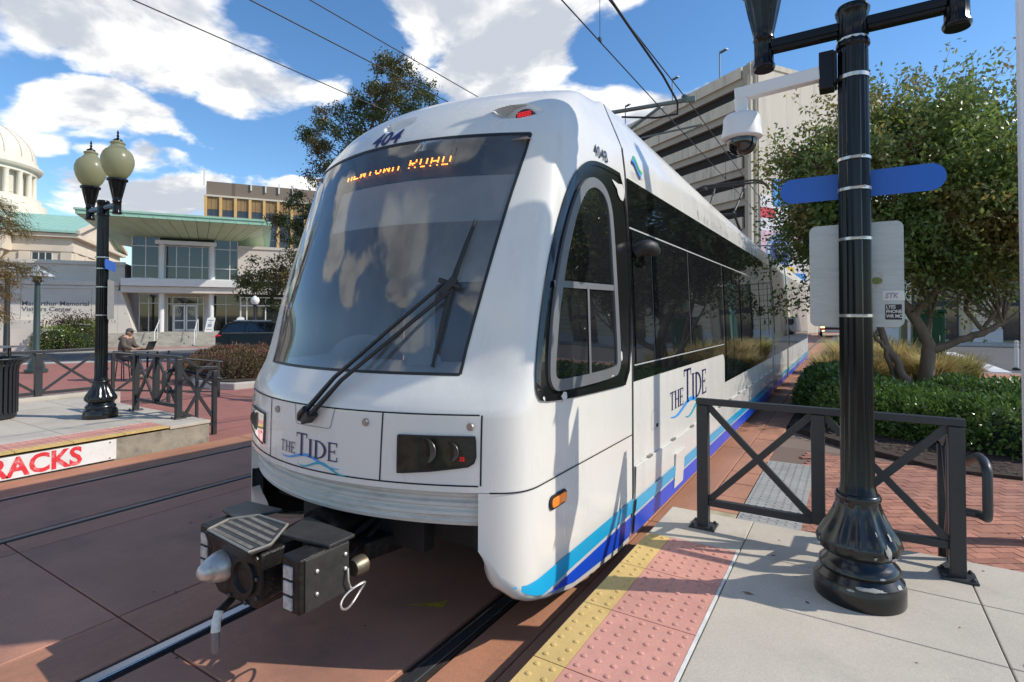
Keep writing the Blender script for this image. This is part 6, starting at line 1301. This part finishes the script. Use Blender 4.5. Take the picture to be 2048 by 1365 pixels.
B().add([f_(-2.435, .26, .70), f_(-2.435, -.26, .70), f_(-2.435, -.26, .82), f_(-2.435, .26, .82)], [(0, 1, 2, 3)]).build('number_plate', offw, suv, fix=False)
rp = mat('truck_red', (.42, .015, .02), .2, coat=.7)
prof = [(2.8, .55), (2.85, .9), (2.8, 1.18), (1.5, 1.28), (.75, 1.9), (.3, 1.98), (-.9, 1.98), (-1.1, 1.35), (-2.8, 1.35), (-2.85, .6), (-2.7, .45), (2.7, .45)]
tp = (-1.55, 60.5, 0); tk, f_, hf_ = car('pickup_truck', 'red pickup truck seen head on at the end of the street', 'truck', tp, RAD(-90 + 4), prof, (1.25, [[(1.4, 1.3), (.75, 1.84), (.1, 1.88), (.1, 1.3)], [(.04, 1.3), (.04, 1.88), (-.85, 1.88), (-.95, 1.36)]]), 2.05, rp, (1.75, -1.75), .42)
q = lambda y, z, o=2.87: f_(o, y, z)
def face(name, y0, y1, z0, z1, m, o=2.87): return B().add([q(y0, z0, o), q(y1, z0, o), q(y1, z1, o), q(y0, z1, o), q(y0, z0, o - .06), q(y1, z0, o - .06), q(y1, z1, o - .06), q(y0, z1, o - .06)], [(0, 1, 2, 3), (7, 6, 5, 4), (0, 4, 5, 1), (1, 5, 6, 2), (2, 6, 7, 3), (3, 7, 4, 0)]).build(name, m, tk)
face('grille', -.62, .62, .78, 1.14, rubber, 2.90); face('grille_bar', -.6, .6, .93, .99, band_m, 2.92); face('bumper', -.98, .98, .5, .70, mat('bumper_chrome', (.5, .5, .5), .25, .8), 2.95); face('number_plate', -.2, .2, .54, .66, offw, 2.97)
B().add([q(-.78, 1.3, 1.52), q(.78, 1.3, 1.52), q(.66, 1.86, .86), q(-.66, 1.86, .86)], [(0, 1, 2, 3)]).build('windscreen', mat('car_glass', (.01, .01, .01)), tk, fix=False)
for s in (1, -1): face('headlight', s * .64, s * .98, .86, 1.12, mat('truck_lamp', (.9, .75, .5), .2, emit=(1, .7, .3), estr=1.5), 2.89); face('fog_lamp', s * .66, s * .86, .55, .66, mat('truck_lamp', (.9, .75, .5)), 2.97)
wv = Vector(at_view(1795, 52)); car('parked_van', 'white van parked on the street behind the green pole', 'van', tuple(wv), RAD(8), [(2.5, .5), (2.6, .9), (2.3, 1.15), (1.5, 1.3), (1.0, 1.95), (.6, 2.1), (-2.5, 2.1), (-2.6, .5), (-2.5, .4), (2.4, .4)], (1.25, [[(1.35, 1.32), (1.0, 1.85), (.4, 1.9), (.4, 1.32)], [(.3, 1.32), (.3, 1.9), (-2.3, 1.9), (-2.3, 1.32)]]), 1.95, mat('van_white', (.7, .7, .7), .25, coat=.4), (1.65, -1.7), .36)
# ---------------------------------------------------------------- things beside the right hand street
gb = thing('utility_cabinet', 'tall dark green utility cabinet behind the tree trunks', 'cabinet', (1.9, 19.9, 0)); gcm = mat('cabinet_green', (.008, .10, .055), .45, var=.06, vscale=3)
B().bb(1.55, 2.3, 19.6, 20.3, -.02, 2.15).build('body', gcm, gb, bevel=.02); B().bb(1.51, 2.34, 19.56, 20.34, 2.15, 2.24).build('roof', gcm, gb, bevel=.02); B().bb(1.6, 2.25, 19.575, 19.6, .75, 2.05).build('door', gcm, gb, bevel=.01); B().bb(1.54, 2.31, 19.59, 19.6, .66, .70).build('joint_line', rubber, gb); B().bb(1.28, 1.44, 19.8, 19.95, -.02, 1.95).build('conduit_post', mat('conduit_grey', (.36, .37, .30), .6), gb)
B().tube([(2.16, 19.56, 1.3), (2.16, 19.54, 1.34), (2.16, 19.54, 1.46), (2.16, 19.56, 1.5)], .012, 6).build('handle', band_m, gb)
gp = thing('signal_pole', 'green painted steel pole behind the tree left of the cabinet', 'pole', (2.05, 30.5, 0)); B().lathe([(.24, 0), (.24, .5), (.2, .6), (.17, .7), (.14, 6.5)], (2.05, 30.5, 0), 16).build('shaft', mat('pole_green', (.16, .33, .24), .5, var=.1), gp, smooth=40); B().lathe([(.32, -.02), (.32, .06)], (2.05, 30.5, 0), 16).build('base_plate', mat('pole_green', (.1, .2, .1)), gp)
bo_ = thing('bollard', 'thin white delineator post at the street crossing', 'bollard', (5.35, 27.6, 0)); B().lathe([(.06, -.02), (.06, 1.05), (.05, 1.10), (.01, 1.11)], (5.35, 27.6, 0), 12).build('tube', offw, bo_, smooth=40); B().lathe([(.14, -.02), (.12, .05), (.07, .08)], (5.35, 27.6, 0), 12).build('foot', rubber, bo_)
for z in (.85, .97): B().lathe([(.062, z), (.062, z + .06)], (5.35, 27.6, 0), 12).build('reflective_band', band_m, bo_)
# ---------------------------------------------------------------- overhead line
wire = mat('wire_dark', (.025, .025, .028), .5, .4)
def line(label, x, z, y0=-20, y1=66, r=.009, sag=0.0, name='overhead_wire'):
    n = 40; P = []
    for k in range(n + 1):
        y = y0 + (y1 - y0) * k / n; ph = ((y - 12.0) / 28.0) % 1.0; P.append((x, y, z - sag * 4 * ph * (1 - ph)))
    return tag(B().tube(P, r, 6).build(name, wire), label, 'wire')
w_c = line('contact wire over the near track touching the pantograph', XC, 5.90); w_m = line('messenger wire above the near track contact wire', XC, 6.72, sag=.10, r=.011); w_c2 = line('contact wire over the far track, lowest of the three left wires', -7.375, 5.92); w_m2 = line('messenger wire over the far track, middle of the three left wires', -7.375, 6.75, sag=.10, r=.011); line('feeder cable over the far track, topmost of the three left wires', -7.375, 7.22, sag=.05, r=.010)
for wo_, x, ys_ in ((w_m, XC, (2.5, 7.0, 16, 21, 26, 31)), (w_m2, -7.375, (1.1, 7, 12.8, 21, 28))):
    for y in ys_:
        b = B(); b.tube([(x, y, 5.91), (x, y, 6.66)], .004, 5); b.box((x, y, 5.93), (.03, .06, .05)); b.box((x, y, 6.65), (.03, .06, .05)); b.build('dropper', wire, wo_)
def mast(label, y, arms):
    mg = mat('mast_galv', (.16, .18, .17), .5, .5, var=.1); t = thing('catenary_mast', label, 'mast', (-5.16, y, 0), 'overhead line masts'); B().lathe([(.26, -.02), (.26, .05), (.15, .06), (.12, 6.78), (.02, 6.82)], (-5.16, y, 0), 16).build('pole', mg, t, smooth=40)
    for s in arms:
        xe = -5.16 + s * 2.45; xm = -5.16 + s * 2.23
        B().tube([(-5.16 + s * .1, y, 6.72), (xe, y, 6.62)], .045, 10).build('cantilever', mg, t, smooth=40); B().tube([(-5.16 + s * .1, y, 5.75), (-5.16 + s * 1.7, y, 6.60)], .035, 8).build('strut', mg, t, smooth=40); B().tube([(-5.16 + s * .1, y, 5.95), (xm + s * .35, y, 6.05)], .022, 8).build('steady_tube', mg, t); B().tube([(xm + s * .35, y, 6.05), (xm, y, 5.92)], .012, 6).build('steady_arm', mg, t)
        b = B(); b.lathe([(.06, 6.62), (.075, 6.65), (.05, 6.68), (.075, 6.71), (.05, 6.75)], (xm, y, 0), 12); b.bar((xe - s * .18, y, 6.63), (xe, y, 6.62), .10, .10); b.build('insulator', mat('insulator_green', (.12, .17, .15), .3), t, smooth=30)
    return t
mast('galvanised mast between the tracks with cantilevers above the tram roof', 11.6, (1, -1)); mast('distant galvanised mast beyond the tram with cantilever arms', 39.6, (1, -1))
cbl = tag(B().tube([(XC, 7.3, 6.70), (XC + .02, 8.6, 6.60), (XC + .03, 9.9, 6.52), (XC + .03, 10.9, 6.36), (XC - .1, 11.4, 6.30), (XC - .6, 11.55, 6.36), (XC - 1.4, 11.6, 6.55)], .022, 8).build('feeder_jumper', wire, smooth=50), 'thick looping jumper cable hanging from the messenger to the cantilever', 'cable')
# ---------------------------------------------------------------- seated person with laptop
pp = Vector(at_view(248, 17.3)); fx = Vector((RT.x, RT.y, 0)); sx = Vector((-fx.y, fx.x, 0))
def hp(f, s, z): q_ = pp + fx * f + sx * s; return Vector((q_.x, q_.y, z))
def skin_fig(name, verts, edges, radii, m, parent, sub=2):
    me = bpy.data.meshes.new(name); me.from_pydata([tuple(v) for v in verts], edges, []); o = bpy.data.objects.new(name, me); col.objects.link(o); md = o.modifiers.new('skin', 'SKIN'); md.use_smooth_shade = True
    for i, r in enumerate(radii): me.skin_vertices[0].data[i].radius = (r, r) if not isinstance(r, tuple) else r
    me.skin_vertices[0].data[0].use_root = True; s_ = o.modifiers.new('sub', 'SUBSURF'); s_.levels = sub; s_.render_levels = sub; me.materials.append(m); adopt(o, parent); return o
ps = thing('person', 'person in grey cap and brown hooded jacket perched at a laptop behind the railing', 'person', tuple(pp)); cloth = mat('jacket_brown', (.105, .085, .068), .9, var=.25, vscale=9, bump=.4, bscale=18); skin_ = mat('skin', (.46, .27, .19), .6); trou = mat('trousers_grey', (.07, .07, .065), .9, var=.2, vscale=9)
J = [hp(0, 0, .80), hp(.03, 0, 1.02), hp(.07, 0, 1.24), hp(.10, 0, 1.36), hp(.15, 0, 1.42), hp(.20, 0, 1.50)]          # pelvis to head
sk = J + [hp(.10, .18, 1.31), hp(.18, .22, 1.08), hp(.44, .16, .99), hp(.52, .12, 1.0), hp(.10, -.18, 1.31), hp(.18, -.22, 1.08), hp(.44, -.16, .99), hp(.52, -.12, 1.0), hp(.04, .10, .76), hp(.40, .14, .66), hp(.36, .14, .12), hp(.50, .15, .06), hp(.04, -.10, .76), hp(.42, -.13, .64), hp(.40, -.13, .12), hp(.54, -.14, .06)]
E2 = [(0, 1), (1, 2), (2, 3), (3, 4), (4, 5), (3, 6), (6, 7), (7, 8), (8, 9), (3, 10), (10, 11), (11, 12), (12, 13), (0, 14), (14, 15), (15, 16), (16, 17), (0, 18), (18, 19), (19, 20), (20, 21)]
body = skin_fig('body', sk, E2, [.15, .15, .165, .10, .055, .085, .075, .058, .042, .03, .075, .058, .042, .03, .10, .078, .055, .05, .10, .078, .055, .05], skin_, ps)
jk = J[:4] + [hp(.10, .185, 1.31), hp(.18, .23, 1.08), hp(.42, .165, .99), hp(.10, -.185, 1.31), hp(.18, -.23, 1.08), hp(.42, -.165, .99), hp(-.02, 0, 1.36)]
skin_fig('jacket', jk, [(0, 1), (1, 2), (2, 3), (3, 4), (4, 5), (5, 6), (3, 7), (7, 8), (8, 9), (3, 10)], [.185, .185, .195, .13, .10, .078, .058, .10, .078, .058, .09], cloth, ps)
skin_fig('trousers', [hp(0, 0, .80)] + sk[14:17] + sk[18:21], [(0, 1), (1, 2), (2, 3), (0, 4), (4, 5), (5, 6)], [.165, .115, .09, .065, .115, .09, .065], trou, ps)
def ell(c, r, name, m, par, squash=None, n=16):
    b = B(); rows = [[c + fx * (r[0] * math.cos(a) * math.cos(e)) + sx * (r[1] * math.sin(a) * math.cos(e)) + Vector((0, 0, r[2] * math.sin(e))) for a in np.linspace(0, 2 * math.pi, n, endpoint=False)] for e in np.linspace(squash if squash is not None else -1.5, 1.5, 10)]
    b.grid(rows, close=True); return b.build(name, m, par, smooth=60)
hd = ell(hp(.20, 0, 1.52), (.098, .078, .125), 'head', skin_, body); hd.parent = None; adopt(hd, ps)
ell(hp(.295, 0, 1.51), (.028, .016, .022), 'nose', skin_, hd)
for s in (1, -1): ell(hp(.185, s * .08, 1.515), (.025, .012, .032), 'ear', skin_, hd); ell(hp(.285, s * .033, 1.54), (.01, .012, .008), 'eye', mat('eye_dark', (.03, .02, .02), .3), hd)
ell(hp(.275, 0, 1.455), (.018, .026, .008), 'mouth', mat('lips', (.30, .12, .10), .6), hd); ell(hp(.15, 0, 1.50), (.085, .082, .10), 'hair', mat('hair_grey', (.13, .11, .10), .8), hd)
cp_ = ell(hp(.195, 0, 1.565), (.112, .092, .095), 'cap', mat('cap_grey', (.085, .088, .085), .9), ps, squash=-.05); B().prism([(.27, -.075), (.36, -.06), (.395, 0), (.36, .06), (.27, .075)], lambda f, s, z: hp(f, s, z - (f - .27) * .18), 1.565, 1.58).build('brim', mat('cap_grey', (.1, .1, .1)), cp_)
for s in (1, -1):
    b = B(); w0 = hp(.50, s * .125, 1.0); b.tube([tuple(hp(.48, s * .13, 1.0)), tuple(hp(.54, s * .12, 1.0)), tuple(hp(.58, s * .115, .995))], [.03, .04, .034], 8)
    hnd = b.build('hand', skin_, ps, smooth=60)
    for k in range(4): y_ = s * .115 + (k - 1.5) * .02; B().tube([tuple(hp(.57, y_, .998)), tuple(hp(.61 + .008 * (k in (1, 2)), y_, 1.004)), tuple(hp(.64 + .012 * (k in (1, 2)), y_, .985))], [.010, .009, .006], 6).build('finger', skin_, hnd, smooth=60)
    B().tube([tuple(hp(.53, s * .085, .995)), tuple(hp(.57, s * .065, .99))], [.012, .008], 6).build('thumb', skin_, hnd, smooth=60)
for s in (1, -1): ell(hp(.48, s * .14, .055), (.15, .052, .055), 'shoe', mat('shoe_tan', (.16, .13, .10), .8), ps)
stl = thing('stool', 'navy seat on a dark frame under the person with the laptop', 'stool', tuple(pp)); B().lathe([(.20, .60), (.22, .62), (.22, .665), (.18, .68)], tuple(hp(-.02, 0, 0)), 20).build('seat', mat('navy_fabric', (.015, .03, .09), .8), stl, smooth=40)
for a in range(4): B().tube([tuple(hp(-.02 + .14 * math.cos(a * 1.571 + .785), .14 * math.sin(a * 1.571 + .785), .62)), tuple(hp(-.02 + .2 * math.cos(a * 1.571 + .785), .2 * math.sin(a * 1.571 + .785), -.01))], .016, 8).build('leg', rubber, stl)
tbl = thing('table', 'small high table carrying the laptop behind the left railing', 'table', tuple(hp(.85, 0, 0))); B().prism([(.50, -.35), (1.35, -.35), (1.35, .35), (.50, .35)], lambda f, s, z: hp(f, s, z), .925, .955).build('top', mat('table_top', (.36, .33, .28), .6, var=.1), tbl, bevel=.008)
for f in (.58, 1.27):
    for s in (-.28, .28): B().bar(hp(f, s, -.01), hp(f, s, .925), .045, .045, up=(1, 0, 0)).build('leg', rubber, tbl)
lp = thing('laptop', 'open black laptop on the small table before the person', 'laptop', tuple(hp(.75, 0, .956))); lb = mat('laptop_black', (.012, .012, .014), .35)
B().prism([(.56, -.19), (.82, -.19), (.82, .19), (.56, .19)], lambda f, s, z: hp(f, s, z), .957, .975).build('keyboard', lb, lp, bevel=.004)
B().add([hp(.82, -.19, .972), hp(.82, .19, .972), hp(.93, .19, 1.235), hp(.93, -.19, 1.235), hp(.832, -.19, .968), hp(.832, .19, .968), hp(.942, .19, 1.232), hp(.942, -.19, 1.232)], [(0, 1, 2, 3), (7, 6, 5, 4), (0, 4, 5, 1), (1, 5, 6, 2), (2, 6, 7, 3), (3, 7, 4, 0)]).build('screen', lb, lp)
